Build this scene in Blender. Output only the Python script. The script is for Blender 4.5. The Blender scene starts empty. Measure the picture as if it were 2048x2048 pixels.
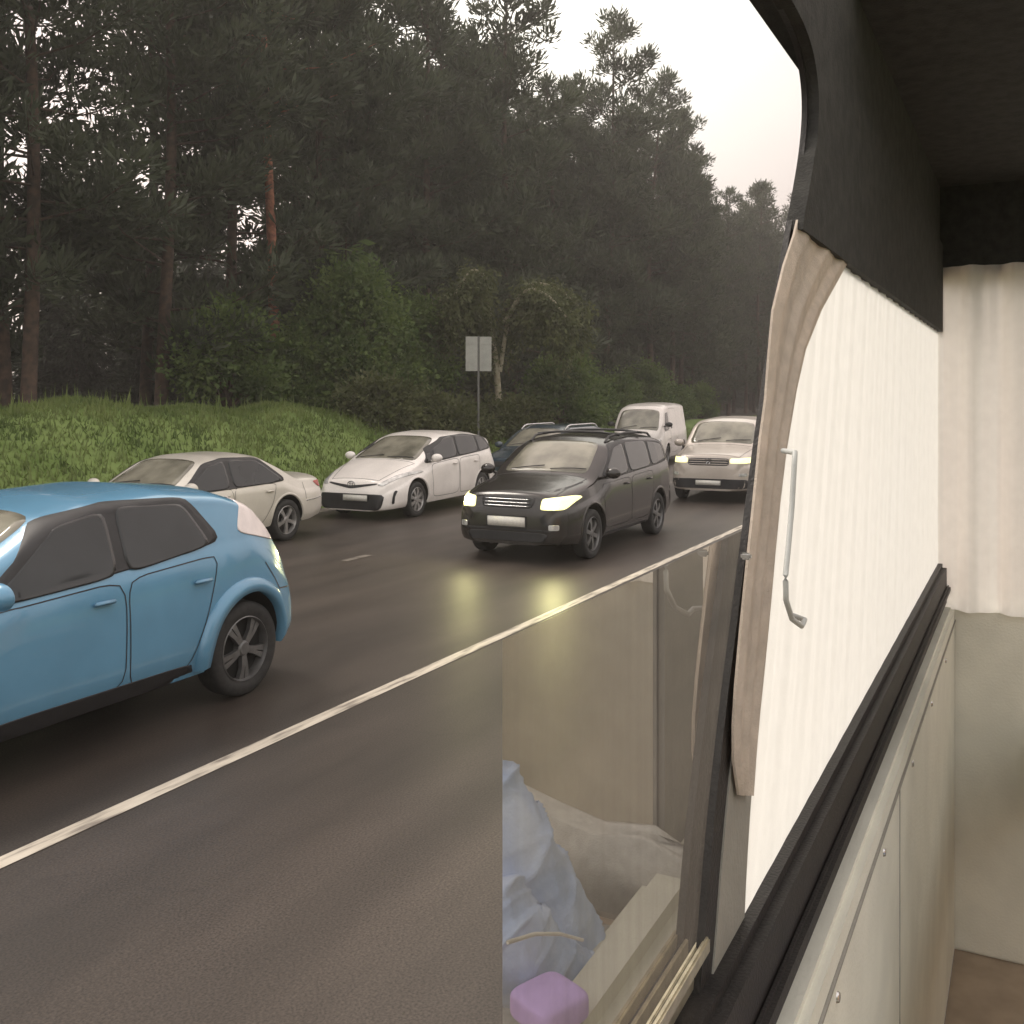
import bpy, bmesh, math, random
import numpy as np
from mathutils import Vector, Matrix
from mathutils.bvhtree import BVHTree

random.seed(7); rng = np.random.default_rng(11)
PI = math.pi
sc = bpy.context.scene
col = sc.collection

# ------------------------------------------------------------------ camera, sky, sun, exposure
YAW = math.radians(27.4); EYE = 2.2
cam = bpy.data.cameras.new('camera'); co = bpy.data.objects.new('camera', cam); col.objects.link(co)
co.location = (0, 0, EYE); co.rotation_euler = (PI/2, 0, YAW - PI/2)
cam.sensor_width = 36; cam.lens = 36*1000/1024; cam.shift_y = -232/2048
cam.clip_start = 0.02; cam.clip_end = 3000
sc.camera = co

SUN_AZ, SUN_EL = math.radians(85), math.radians(52)
GLOW = (math.cos(.5)*math.cos(.42), math.cos(.5)*math.sin(.42), math.sin(.5))   # bright break in the cloud above the wood       # azimuth measured from +X towards +Y
w = bpy.data.worlds.new('World'); sc.world = w; w.use_nodes = True
nt = w.node_tree; N = nt.nodes; L = nt.links; N.clear()
sky = N.new('ShaderNodeTexSky'); sky.sky_type = 'NISHITA'; sky.sun_disc = False
sky.sun_elevation = SUN_EL; sky.sun_rotation = PI/2 - SUN_AZ; sky.dust_density = 4; sky.air_density = 1.2
b1 = N.new('ShaderNodeBackground'); b1.inputs[1].default_value = 0.10; L.new(sky.outputs[0], b1.inputs[0])
# overcast layer: pale warm cloud, brighter round the hidden sun
tc = N.new('ShaderNodeTexCoord')
dot = N.new('ShaderNodeVectorMath'); dot.operation = 'DOT_PRODUCT'; L.new(tc.outputs['Generated'], dot.inputs[0])
dot.inputs[1].default_value = GLOW
rp = N.new('ShaderNodeValToRGB'); L.new(dot.outputs['Value'], rp.inputs[0])
cr = rp.color_ramp; cr.elements[0].position = 0.2; cr.elements[0].color = (0.86, 0.80, 0.75, 1)
cr.elements[1].position = 0.99; cr.elements[1].color = (1.35, 1.28, 1.12, 1)
e = cr.elements.new(0.93); e.color = (0.97, 0.81, 0.73, 1)
nz = N.new('ShaderNodeTexNoise'); nz.inputs['Scale'].default_value = 3.0; nz.inputs['Detail'].default_value = 5
L.new(tc.outputs['Generated'], nz.inputs['Vector'])
mr = N.new('ShaderNodeMapRange'); mr.inputs[3].default_value = 0.88; mr.inputs[4].default_value = 1.1
L.new(nz.outputs[0], mr.inputs[0])
mul = N.new('ShaderNodeVectorMath'); mul.operation = 'SCALE'; L.new(rp.outputs[0], mul.inputs[0]); L.new(mr.outputs[0], mul.inputs['Scale'])
dt2 = N.new('ShaderNodeVectorMath'); dt2.operation = 'DOT_PRODUCT'; L.new(tc.outputs['Generated'], dt2.inputs[0])
dt2.inputs[1].default_value = (math.cos(.17)*math.cos(.10), math.cos(.17)*math.sin(.10), math.sin(.17))
mr2 = N.new('ShaderNodeMapRange'); mr2.interpolation_type = 'SMOOTHSTEP'; L.new(dt2.outputs['Value'], mr2.inputs[0]); mr2.inputs[1].default_value = 0.90; mr2.inputs[2].default_value = 1.0; mr2.inputs[3].default_value = 1.0; mr2.inputs[4].default_value = 0.58
mu2 = N.new('ShaderNodeVectorMath'); mu2.operation = 'SCALE'; L.new(mul.outputs[0], mu2.inputs[0]); L.new(mr2.outputs[0], mu2.inputs['Scale'])
b2 = N.new('ShaderNodeBackground'); L.new(mu2.outputs[0], b2.inputs[0]); b2.inputs[1].default_value = 0.95
ms = N.new('ShaderNodeMixShader'); ms.inputs[0].default_value = 0.85; L.new(b1.outputs[0], ms.inputs[1]); L.new(b2.outputs[0], ms.inputs[2])
wo = N.new('ShaderNodeOutputWorld'); L.new(ms.outputs[0], wo.inputs[0])

sl = bpy.data.lights.new('sun', 'SUN'); sl.energy = 1.5; sl.angle = math.radians(25); sl.color = (1, 0.92, 0.82)
so = bpy.data.objects.new('sun', sl); col.objects.link(so)
so.rotation_euler = Vector((math.cos(SUN_EL)*math.cos(SUN_AZ), math.cos(SUN_EL)*math.sin(SUN_AZ), math.sin(SUN_EL))).to_track_quat('Z', 'Y').to_euler()

sc.view_settings.view_transform = 'Standard'; sc.view_settings.look = 'None'
sc.view_settings.exposure = 0.98; sc.view_settings.gamma = 1
sc.render.engine = 'CYCLES'
sc.cycles.use_denoising = True
sc.cycles.max_bounces = 8; sc.cycles.transparent_max_bounces = 12
sc.cycles.sample_clamp_indirect = 6

# ------------------------------------------------------------------ helpers
def mat(name, rgb, rough=0.6, metal=0.0, noise=0.0, scale=8.0, coat=0.0, ior=None, emit=None, bump=0.0, bscale=60, rgb2=None, detail=6, coords='Object', transl=0.0):
    m = bpy.data.materials.new(name); m.use_nodes = True
    t = m.node_tree; p = t.nodes['Principled BSDF']
    p.inputs['Base Color'].default_value = (*rgb, 1); p.inputs['Roughness'].default_value = rough; p.inputs['Metallic'].default_value = metal
    if coat: p.inputs['Coat Weight'].default_value = coat; p.inputs['Coat Roughness'].default_value = 0.06
    if ior: p.inputs['IOR'].default_value = ior
    if emit: p.inputs['Emission Color'].default_value = (*emit[0], 1); p.inputs['Emission Strength'].default_value = emit[1]
    c = t.nodes.new('ShaderNodeTexCoord')
    if noise or rgb2:
        n = t.nodes.new('ShaderNodeTexNoise'); n.inputs['Scale'].default_value = scale; n.inputs['Detail'].default_value = detail
        t.links.new(c.outputs[coords], n.inputs['Vector'])
        r = t.nodes.new('ShaderNodeValToRGB'); t.links.new(n.outputs[0], r.inputs[0])
        r.color_ramp.elements[0].position = 0.35; r.color_ramp.elements[1].position = 0.65
        a = rgb if rgb2 else tuple(v*(1-noise) for v in rgb); b = rgb2 if rgb2 else tuple(min(1, v*(1+noise)) for v in rgb)
        r.color_ramp.elements[0].color = (*a, 1); r.color_ramp.elements[1].color = (*b, 1)
        t.links.new(r.outputs[0], p.inputs['Base Color'])
    if bump:
        n = t.nodes.new('ShaderNodeTexNoise'); n.inputs['Scale'].default_value = bscale; n.inputs['Detail'].default_value = 4
        t.links.new(c.outputs[coords], n.inputs['Vector'])
        bn = t.nodes.new('ShaderNodeBump'); bn.inputs['Strength'].default_value = bump; bn.inputs['Distance'].default_value = 0.01
        t.links.new(n.outputs[0], bn.inputs['Height']); t.links.new(bn.outputs[0], p.inputs['Normal'])
    if transl:
        tr = t.nodes.new('ShaderNodeBsdfTranslucent'); tr.inputs[0].default_value = (*rgb, 1)
        if noise or rgb2: t.links.new(r.outputs[0], tr.inputs[0])
        mx = t.nodes.new('ShaderNodeMixShader'); mx.inputs[0].default_value = transl
        t.links.new(p.outputs[0], mx.inputs[1]); t.links.new(tr.outputs[0], mx.inputs[2])
        t.links.new(mx.outputs[0], t.nodes['Material Output'].inputs['Surface'])
    return m

def tag(o, label=None, cat=None, group=None, kind=None):
    if label: o['label'] = label
    if cat: o['category'] = cat
    if group: o['group'] = group
    if kind: o['kind'] = kind
    return o
def empty(name, loc=(0, 0, 0), rz=0.0):
    o = bpy.data.objects.new(name, None); col.objects.link(o); o.location = loc; o.rotation_euler = (0, 0, rz); return o
def link(name, me, parent=None, loc=None):
    o = bpy.data.objects.new(name, me); col.objects.link(o)
    if parent: o.parent = parent
    if loc: o.location = loc
    return o
def build(name, bm, mats, parent=None, smooth=True, sharp=None):
    me = bpy.data.meshes.new(name); bm.normal_update()
    bm.to_mesh(me); bm.free()
    for m in (mats if isinstance(mats, (list, tuple)) else [mats]): me.materials.append(m)
    if smooth: me.shade_smooth()
    if sharp is not None: me.set_sharp_from_angle(angle=math.radians(sharp))
    return link(name, me, parent)
def raw(name, v, f, mats, parent=None, smooth=False):
    """v: n x 3, f: m x k (equal k)"""
    v = np.asarray(v, dtype=np.float32); f = np.asarray(f, dtype=np.int32); k = f.shape[1]
    me = bpy.data.meshes.new(name)
    me.vertices.add(len(v)); me.vertices.foreach_set('co', v.ravel())
    me.loops.add(f.size); me.loops.foreach_set('vertex_index', f.ravel())
    me.polygons.add(len(f)); me.polygons.foreach_set('loop_start', np.arange(0, f.size, k, dtype=np.int32))
    me.update(calc_edges=True); me.validate()
    for m in (mats if isinstance(mats, (list, tuple)) else [mats]): me.materials.append(m)
    if smooth: me.shade_smooth()
    return me
def add_box(bm, x0, x1, y0, y1, z0, z1, bev=0.0, mi=0, M=None):
    r = bmesh.ops.create_cube(bm, size=1.0); vs = r['verts']
    for v in vs: v.co = Vector(((x0+x1)/2 + v.co.x*(x1-x0), (y0+y1)/2 + v.co.y*(y1-y0), (z0+z1)/2 + v.co.z*(z1-z0)))
    fs = {f for v in vs for f in v.link_faces}
    if bev:
        rr = bmesh.ops.bevel(bm, geom=list({e for f in fs for e in f.edges}), offset=bev, segments=2, affect='EDGES', clamp_overlap=True)
        vs = list({v for f in rr['faces'] for v in f.verts} | {v for v in vs if v.is_valid})
        fs = {f for v in vs for f in v.link_faces}
    for f in fs: f.material_index = mi
    if M is not None: bmesh.ops.transform(bm, matrix=M, verts=vs)
    return vs
def add_tube(bm, pts, r, seg=8, mi=0, cap=True):
    pts = [Vector(p) for p in pts]; rs = r if isinstance(r, (list, tuple)) else [r]*len(pts)
    rings = []
    up = Vector((0, 0, 1))
    for i, p in enumerate(pts):
        t = (pts[min(i+1, len(pts)-1)] - pts[max(i-1, 0)]).normalized()
        a = t.cross(up)
        if a.length < 0.1: a = t.cross(Vector((1, 0, 0)))
        a.normalize(); b = t.cross(a).normalized()
        rings.append([bm.verts.new(p + (a*math.cos(2*PI*k/seg) + b*math.sin(2*PI*k/seg))*rs[i]) for k in range(seg)])
    for i in range(len(rings)-1):
        for k in range(seg):
            f = bm.faces.new((rings[i][k], rings[i][(k+1) % seg], rings[i+1][(k+1) % seg], rings[i+1][k])); f.material_index = mi
    if cap:
        for rg in (rings[0], rings[-1][::-1]):
            f = bm.faces.new(rg); f.material_index = mi
def add_lathe(bm, prof, seg=40, mi=0, axis='y', cx=0, cy=0, cz=0):
    """prof: (radius, offset along axis)"""
    rings = []
    for (r, a) in prof:
        ring = []
        for k in range(seg):
            t = 2*PI*k/seg
            ring.append(bm.verts.new((cx + r*math.cos(t), cy + a, cz + r*math.sin(t)) if axis == 'y' else (cx + r*math.cos(t), cy + r*math.sin(t), cz + a)))
        rings.append(ring)
    for i in range(len(rings)-1):
        for k in range(seg):
            f = bm.faces.new((rings[i][k], rings[i][(k+1) % seg], rings[i+1][(k+1) % seg], rings[i+1][k])); f.material_index = mi
def interp(pts, x):
    return float(np.interp(x, [p[0] for p in pts], [p[1] for p in pts]))
def smoothcurve(pts, L, wdw=0.10):
    xs = np.linspace(-0.5, L+0.5, int((L+1)/0.01)); ys = np.interp(xs, [p[0] for p in pts], [p[1] for p in pts])
    n = int(wdw/0.01)//2; k = np.hanning(2*n+3); k /= k.sum()
    yp = np.pad(ys, (n+1, n+1), 'edge'); ys2 = np.convolve(yp, k, 'valid')
    return lambda x: float(np.interp(x, xs, ys2))

# ------------------------------------------------------------------ materials
M = {}
M['tyre'] = mat('tyre_rubber', (0.022, 0.022, 0.022), 0.75, noise=0.3, scale=20)
M['rim'] = mat('alloy', (0.42, 0.41, 0.40), 0.38, 0.7, noise=0.15, scale=15)
M['rimdark'] = mat('dark_alloy', (0.16, 0.16, 0.16), 0.4, 0.6, noise=0.15, scale=15)
M['black'] = mat('black_plastic', (0.018, 0.018, 0.02), 0.5, noise=0.2, scale=10)
M['well'] = mat('wheel_well', (0.012, 0.012, 0.012), 0.9, noise=0.2)
M['glass'] = mat('car_glass', (0.02, 0.022, 0.024), 0.05, ior=1.5, noise=0.2, scale=2)
M['wglass'] = mat('windscreen_glass', (0.20, 0.19, 0.15), 0.12, ior=1.62, noise=0.4, scale=2.2)  # beige base colour stands in for sky reflected in the windscreens
M['chrome'] = mat('chrome', (0.6, 0.6, 0.6), 0.2, 0.9, noise=0.05)
M['plate'] = mat('number_plate', (0.74, 0.72, 0.66), 0.5, noise=0.06, scale=30)
M['lamp'] = mat('lamp_lens', (0.55, 0.55, 0.53), 0.12, 0.35, ior=1.6, noise=0.3, scale=14)
M['lampon'] = mat('lit_lamp', (0.8, 0.8, 0.5), 0.2, emit=((1.0, 0.92, 0.36), 0.8), noise=0.05)
M['lampon2'] = mat('lit_lamp_core', (0.8, 0.8, 0.6), 0.2, emit=((1.0, 0.93, 0.42), 190.0), noise=0.05)
M['tail'] = mat('tail_lens', (0.42, 0.05, 0.03), 0.15, ior=1.6, noise=0.2, scale=20)
M['tailclear'] = mat('clear_tail_lens', (0.78, 0.70, 0.68), 0.12, ior=1.7, noise=0.06, scale=10)
M['mark'] = mat('emblem', (0.45, 0.45, 0.45), 0.25, 0.8, noise=0.05)
def paint(name, rgb, rough=0.28, metal=0.0, coat=0.6): return mat(name, rgb, rough, metal, noise=0.05, scale=3, coat=coat)
P = dict(white=paint('pearl_white_paint', (0.86, 0.81, 0.76)), cream=paint('cream_silver_paint', (0.62, 0.585, 0.52), 0.3, 0.1),
         black=paint('black_paint', (0.022, 0.019, 0.018), 0.2, 0, .25), blue=paint('sky_blue_paint', (0.115, 0.285, 0.44), 0.25, 0.1),
         vanw=paint('van_white_paint', (0.72, 0.67, 0.63)), navy=paint('dark_blue_paint', (0.035, 0.055, 0.075), 0.22),
         silver=paint('champagne_paint', (0.46, 0.41, 0.36), 0.35, 0.2))

# ------------------------------------------------------------------ cars
class Car:
    """front at local x=0, tail at x=L, heading -x; z up. body surface from a side outline, a plan outline and a section rule"""
    def __init__(s, L, W, top, belt, bottom=None, plan=None, tumble=0.22, crown=2.6, rr=0.12):
        s.L, s.W = L, W
        s.top = smoothcurve(top, L, 0.12); s.belt = lambda x: interp(belt, x)
        s.bottom = smoothcurve(bottom or [(0, .26), (.5, .22), (L-.5, .24), (L, .32)], L, 0.3)
        pl = plan or [(0, .60), (.03, .72), (.10, .83), (.22, .91), (.45, .97), (.8, 1.0), (L-.9, 1.0), (L-.4, .96), (L-.12, .88), (L-.03, .78), (L, .68)]
        s.plan = lambda x: interp(pl, x)*W
        s.tumble, s.crown, s.rr = tumble, crown, rr
    def section(s, x, n1=9, n2=8, n3=14):
        b, T, w = s.bottom(x), s.top(x), s.plan(x)
        r = min(s.rr, (T-b)*0.3)
        zt = T - r
        hb = min(s.belt(x), b + 0.78*(zt-b))
        def ys(z):
            u = (z-b)/max(hb-b, .01)
            if z <= hb:
                return w*(1 - 0.085*max(0, 0.35-u)**2/0.1225 - 0.035*max(0, u-0.55)**2/0.2025)
            return w*0.965 - 0.012 - s.tumble*(z-hb)*(1+0.35*(z-hb))
        pts = [(0.0, b), (w*0.5, b), (w*0.80, b), (w*0.88, b+0.012)]
        for k in range(n1):
            z = b + 0.03 + (hb-b-0.03)*k/(n1-1); pts.append((ys(z), z))
        for k in range(1, n2+1):
            z = hb + 0.004 + (zt-hb-0.004)*k/n2; pts.append((ys(z), z))
        y0 = ys(zt)
        for k in range(1, n3+1):
            th = (PI/2)*k/n3
            pts.append((y0*max(0, math.cos(th))**(2/s.crown) if k < n3 else 0.0, zt + r*math.sin(th)**(2/s.crown*1.25)))
        return pts
    def bm(s):
        bm = bmesh.new()
        xs = sorted(set([0, .015, .03, .06, .1, .15, .22] + [round(.3+i*.06, 3) for i in range(int((s.L-.6)/.06)+1)] + [s.L-.22, s.L-.15, s.L-.1, s.L-.06, s.L-.03, s.L-.015, s.L]))
        rings = []
        for x in xs:
            h = s.section(x); full = h + [(-y, z) for (y, z) in h[-2:0:-1]]
            rings.append([bm.verts.new((x, y, z)) for (y, z) in full])
        n = len(rings[0])
        for a, b in zip(rings, rings[1:]):
            for k in range(n): bm.faces.new((a[k], a[(k+1) % n], b[(k+1) % n], b[k]))
        bm.faces.new(rings[0][::-1]); bm.faces.new(rings[-1])
        bmesh.ops.recalc_face_normals(bm, faces=bm.faces)
        return bm

def rounded(poly, n=48, it=2):
    P_ = [Vector(p) for p in poly]
    # subdivide then chaikin
    Q = []
    for i, p in enumerate(P_):
        q = P_[(i+1) % len(P_)]; Q += [p.lerp(q, .08), p.lerp(q, .5), p.lerp(q, .92)]
    for _ in range(it):
        R_ = []
        for i, p in enumerate(Q):
            q = Q[(i+1) % len(Q)]; R_ += [p.lerp(q, .25), p.lerp(q, .75)]
        Q = R_
    per = [0]
    for i in range(len(Q)): per.append(per[-1] + (Q[(i+1) % len(Q)]-Q[i]).length)
    out = []; j = 0
    for k in range(n):
        d = per[-1]*k/n
        while per[j+1] < d: j += 1
        t = (d-per[j])/max(per[j+1]-per[j], 1e-9); out.append(Q[j].lerp(Q[(j+1) % len(Q)], t))
    return out
def cast(bvh, a, b, mode):
    if mode == 'front': o, d = Vector((-3, a, b)), Vector((1, 0, 0))
    elif mode == 'rear': o, d = Vector((9, a, b)), Vector((-1, 0, 0))
    elif mode == 'left': o, d = Vector((a, -3, b)), Vector((0, 1, 0))
    elif mode == 'right': o, d = Vector((a, 3, b)), Vector((0, -1, 0))
    else: o, d = Vector((a, b, 5)), Vector((0, 0, -1))
    loc, nrm, _, _ = bvh.ray_cast(o, d)
    return (loc, nrm, d) if loc is not None else None
def patch(bm, bvh, poly, mode, off=0.005, depth=0.012, rings=14, mi=0, n=48, rnd=True):
    out = rounded(poly, n) if rnd else rounded(poly, n, 1)
    c = sum(out, Vector((0, 0)))/len(out)
    grid = []; last = None
    for k in range(rings+1):
        f = 1 - k/rings; row = []
        for p in (out if k < rings else [c]):
            q = c + (p-c)*max(f, 0.0)
            h = cast(bvh, q.x, q.y, mode)
            if h is None: h = last
            else: last = h
            if h is None: return
            loc, nr, d = h
            if nr.dot(d) > 0: nr = -nr
            row.append(loc + nr*off)
            if k == 0: last = h
        grid.append(row)
    V = [[bm.verts.new(p) for p in row] for row in grid]
    m = len(out)
    # thin rim going into the body
    rim = []
    for i, p in enumerate(grid[0]):
        inward = (grid[1][i]-p).normalized() if (grid[1][i]-p).length > 1e-6 else Vector((0, 0, 0))
        hd = {'front': Vector((1, 0, 0)), 'rear': Vector((-1, 0, 0)), 'left': Vector((0, 1, 0)), 'right': Vector((0, -1, 0)), 'top': Vector((0, 0, -1))}[mode]
        rim.append(bm.verts.new(p + hd*depth))
    for i in range(m):
        j = (i+1) % m
        f = bm.faces.new((rim[i], rim[j], V[0][j], V[0][i])); f.material_index = mi
        for k in range(rings-1):
            f = bm.faces.new((V[k][i], V[k][j], V[k+1][j], V[k+1][i])); f.material_index = mi
        f = bm.faces.new((V[rings-1][i], V[rings-1][j], V[rings][0])); f.material_index = mi
def ribbon(bm, bvh, pts, mode, wd=0.012, off=0.002, mi=0, closed=True, step=0.05):
    P_ = [Vector(p) for p in pts]; seq = []
    m = len(P_) if closed else len(P_)-1
    for i in range(m):
        a, b = P_[i], P_[(i+1) % len(P_)]; k = max(1, int((b-a).length/step))
        seq += [a.lerp(b, t/k) for t in range(k)]
    if not closed: seq.append(P_[-1])
    prev = None; first = None
    for i, p in enumerate(seq):
        a = seq[(i-1) % len(seq)] if closed or i else p; b = seq[(i+1) % len(seq)] if closed or i < len(seq)-1 else p
        t = (b-a).normalized(); nn = Vector((-t.y, t.x))*wd/2
        hs = [cast(bvh, *(p+s*nn), mode) for s in (-1, 1)]
        if None in hs: prev = None; continue
        vs = [bm.verts.new(h[0] - h[2]*off) for h in hs]
        if prev: bm.faces.new((prev[0], prev[1], vs[1], vs[0])).material_index = mi
        else: first = first or vs
        prev = vs
    if closed and prev and first: bm.faces.new((prev[0], prev[1], first[1], first[0])).material_index = mi

def wheel(parent, x, y, R, side, rim_mat, spokes=5, style=0):
    """side -1 = car's left (towards -y)"""
    wdt = 0.2
    e_ = empty('wheel', (x, y, R)); e_.parent = parent
    bm = bmesh.new()
    prof = [(R*.68, -.085), (R*.78, -.10), (R*.92, -.098), (R*.985, -.08), (R, -.05), (R, 0), (R, .05), (R*.985, .08), (R*.92, .098), (R*.78, .10), (R*.68, .085)]
    add_lathe(bm, prof, 44)
    t = build('tyre', bm, M['tyre'], e_)
    bm = bmesh.new()
    s = side
    add_lathe(bm, [(R*.69, -.09*1), (R*.67, -.095), (R*.64, -.07), (R*.63, .0), (R*.64, .07), (R*.67, .095), (R*.69, .09)], 44)
    # dark back disc
    add_lathe(bm, [(0.001, s*.02), (R*.64, s*.02)], 32, mi=1)
    # hub and spokes
    add_lathe(bm, [(0.001, s*.085), (R*.13, s*.085), (R*.17, s*.07), (R*.17, s*.02)], 20)
    for k in range(spokes):
        a = 2*PI*k/spokes + .3
        for da in ((-.13, .13) if style == 1 else (0,)):
            M_ = Matrix.Rotation(a+da, 4, 'Y')
            wv = R*(.10 if style == 0 else .055)
            vs = []
            for (xx, hw, yo) in ((R*.12, wv*.85, .075), (R*.4, wv*.8, .082), (R*.66, wv*1.25, .07)):
                for (zz, dy) in ((-hw, 0.0), (hw, 0.0)):
                    vs.append((bm.verts.new(M_ @ Vector((xx, s*yo, zz))), bm.verts.new(M_ @ Vector((xx, s*(yo-.035), zz)))))
            for i in (0, 2):
                a0, a1, b0, b1 = vs[i], vs[i+1], vs[i+2], vs[i+3]
                bm.faces.new((a0[0], a1[0], b1[0], b0[0])); bm.faces.new((a0[0], b0[0], b0[1], a0[1])); bm.faces.new((a1[0], a1[1], b1[1], b1[0]))
    bmesh.ops.recalc_face_normals(bm, faces=bm.faces)
    build('rim', bm, [rim_mat, M['well']], e_, sharp=35)
    return e_

def cutbody(body, cyls):
    """cut the wheel arches (boolean), dark inside"""
    bm = bmesh.new()
    for (x, z, R, y0, y1) in cyls:
        rings = []
        for y in (y0, y1): rings.append([bm.verts.new((x+R*math.cos(2*PI*k/48), y, z+R*math.sin(2*PI*k/48)*1.0)) for k in range(48)])
        for k in range(48): bm.faces.new((rings[0][k], rings[0][(k+1) % 48], rings[1][(k+1) % 48], rings[1][k]))
        bm.faces.new(rings[0][::-1]); bm.faces.new(rings[1])
    bmesh.ops.recalc_face_normals(bm, faces=bm.faces)
    me = bpy.data.meshes.new('cut'); bm.to_mesh(me); bm.free()
    me.materials.append(M['well'])
    c = bpy.data.objects.new('cut', me); col.objects.link(c); c.parent = body.parent
    if M['well'].name not in [m.name for m in body.data.materials]: body.data.materials.append(M['well'])
    md = body.modifiers.new('b', 'BOOLEAN'); md.operation = 'DIFFERENCE'; md.object = c; md.solver = 'EXACT'; md.material_mode = 'TRANSFER'
    dg = bpy.context.evaluated_depsgraph_get()
    nm = bpy.data.meshes.new_from_object(body.evaluated_get(dg))
    body.modifiers.remove(md); old = body.data; body.data = nm; nm.name = old.name
    bpy.data.objects.remove(c)
    nm.shade_smooth(); nm.set_sharp_from_angle(angle=math.radians(38))

def make_car(name, car, pnt, loc, rz, spec):
    root = empty(name, loc, rz)
    bm = car.bm(); bvh = BVHTree.FromBMesh(bm)
    body = build('body', bm, pnt, root)
    R, fx, rx = spec['R'], spec['fx'], spec['rx']
    W = car.W; RA = R*1.17
    zc = R + .02
    cutbody(body, [(fx, zc, RA, -W-.2, -W+.34), (fx, zc, RA, W-.34, W+.2), (rx, zc, RA, -W-.2, -W+.34), (rx, zc, RA, W-.34, W+.2)])
    for x in (fx, rx):
        for s in (-1, 1): wheel(root, x, s*(W-.125), R, s, spec.get('rim', M['rim']), spec.get('spokes', 5), spec.get('style', 0))
    # arch lips
    for x in (fx, rx):
        for s in (-1, 1):
            bm = bmesh.new(); mode = 'left' if s < 0 else 'right'
            wl = spec.get('lip', 0.028); of = spec.get('lipoff', 0.006)
            rows = []
            for k in range(33):
                a = math.radians(-22 + 224*k/32)
                row = []
                for (rr, o) in ((RA-.004, -.02), (RA-.002, of), (RA+wl*.6, of*1.15), (RA+wl, of*.4), (RA+wl+.006, -.01)):
                    xx, zz = x+rr*math.cos(a), zc+rr*math.sin(a)
                    h = cast(bvh, xx, zz, mode)
                    if h is None: row = None; break
                    y = h[0].y + s*o
                    row.append(bm.verts.new((xx, y, zz)))
                rows.append(row)
            for a_, b_ in zip(rows, rows[1:]):
                if a_ and b_:
                    for k in range(4): bm.faces.new((a_[k], a_[k+1], b_[k+1], b_[k]))
            bmesh.ops.recalc_face_normals(bm, faces=bm.faces)
            build('wheel_arch', bm, spec.get('archmat', pnt), root)
    def P1(nm, polys, mode, m, off=.005, parent=root, depth=.012, **k):
        bm = bmesh.new()
        for p in polys: patch(bm, bvh, p, mode, off, depth, **k)
        bmesh.ops.recalc_face_normals(bm, faces=bm.faces)
        return build(nm, bm, m, parent)
    for side, mode in ((-1, 'left'), (1, 'right')):
        for p in spec['win']:
            P1('side_window', [p], mode, M['glass'], .012, n=64, rings=14, depth=.02)
        if 'trim' in spec:
            P1('window_trim', [spec['trim']], mode, M['black'], .008, n=90, rings=16, depth=.02)
        for p in spec['doors']:
            bm = bmesh.new(); ribbon(bm, bvh, [tuple(v) for v in rounded(p, 40, 1)], mode, .008, .003)
            d = build('door', bm, M['black'], root)
            patch_bm = bmesh.new()
            hx = max(q[0] for q in p) - .16
            hz = spec.get('handle_z', .86)
            h = cast(bvh, hx, hz, mode)
            if h:
                y = h[0].y + side*.022
                add_box(patch_bm, hx-.10, hx+.06, y-.014, y+.014, hz-.014, hz+.014, .008)
                build('handle', patch_bm, spec.get('handlemat', pnt), d)
            else: patch_bm.free()
        for (p, m, nm) in spec.get('sidepatch', []):
            P1(nm, [p], mode, m, .006)
        if 'sill' in spec:
            P1('sill_strip', [spec['sill']], mode, M['black'], .004)
        # mirror
        mx, mz = spec['mirror']
        h = cast(bvh, mx+.08, mz-.02, mode)
        y0 = h[0].y
        bm = bmesh.new()
        r = bmesh.ops.create_uvsphere(bm, u_segments=20, v_segments=12, radius=1)
        for v in r['verts']:
            q = v.co.copy(); v.co = Vector((mx + q.x*.085*(1.0 if q.x < 0 else .45), y0 + side*(.16 + q.y*.115), mz+.03 + q.z*.078))
        add_tube(bm, [(mx+.05, y0-side*.02, mz-.04), (mx+.02, y0+side*.08, mz-.02)], .022)
        build('wing_mirror', bm, spec.get('mirrormat', pnt), root)
    P1('windscreen', [spec['ws']], 'top', spec.get('wsmat', M['wglass']), .003, n=64, rings=8)
    if 'rw' in spec: P1('rear_window', [spec['rw']], 'top', M['glass'], .003, n=56)
    # wipers
    if spec.get('wiper', True):
        for (ya, yb) in ((-.1, -.62), (.52, .02)):
            bm = bmesh.new(); x0 = min(p[0] for p in spec['ws'])
            pts = []
            for t in (0, .33, .66, 1):
                y = ya+(yb-ya)*t; h = cast(bvh, x0+.03+.07*t, y, 'top')
                if h: pts.append(h[0]+h[1]*.022)
            if len(pts) > 2: add_tube(bm, pts, .008, 6); build('wiper', bm, M['black'], root)
            else: bm.free()
    for (nm, polys, mode, m, off) in spec['front']:
        for p in polys: P1(nm, [p], mode, m, off)
    for lm in spec.get('lamps', []):
        for s in (-1, 1):
            poly = [(s*a, b) for a, b in lm['poly']]
            ln = P1(lm.get('name', 'headlight'), [poly], lm.get('mode', 'front'), lm['m'], .008, n=40)
            if 'core' in lm:
                poly = [(s*a, b) for a, b in lm['core']]
                P1('lamp_bulb', [poly], 'front', M['lampon2'], .014, parent=ln, n=24, rings=3)
    for (nm, y0, y1, z0, z1, m, off) in spec.get('plates', []):
        h = cast(bvh, (y0+y1)/2, (z0+z1)/2, 'front'); x = h[0].x - off
        bm = bmesh.new(); add_box(bm, x-.008, x+.012, y0, y1, z0, z1, .006)
        pl = build(nm, bm, m, root)
        bm = bmesh.new()
        for (a, b, c_, d_) in ((y0-.008, y1+.008, z1, z1+.012), (y0-.008, y1+.008, z0-.012, z0), (y0-.012, y0-.002, z0-.012, z1+.012), (y1+.002, y1+.012, z0-.012, z1+.012)):
            add_box(bm, x-.01, x+.03, a, b, c_, d_)
        build('plate_frame', bm, M['black'], pl, smooth=False)
    # seams: bonnet, fuel etc
    bm = bmesh.new()
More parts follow.
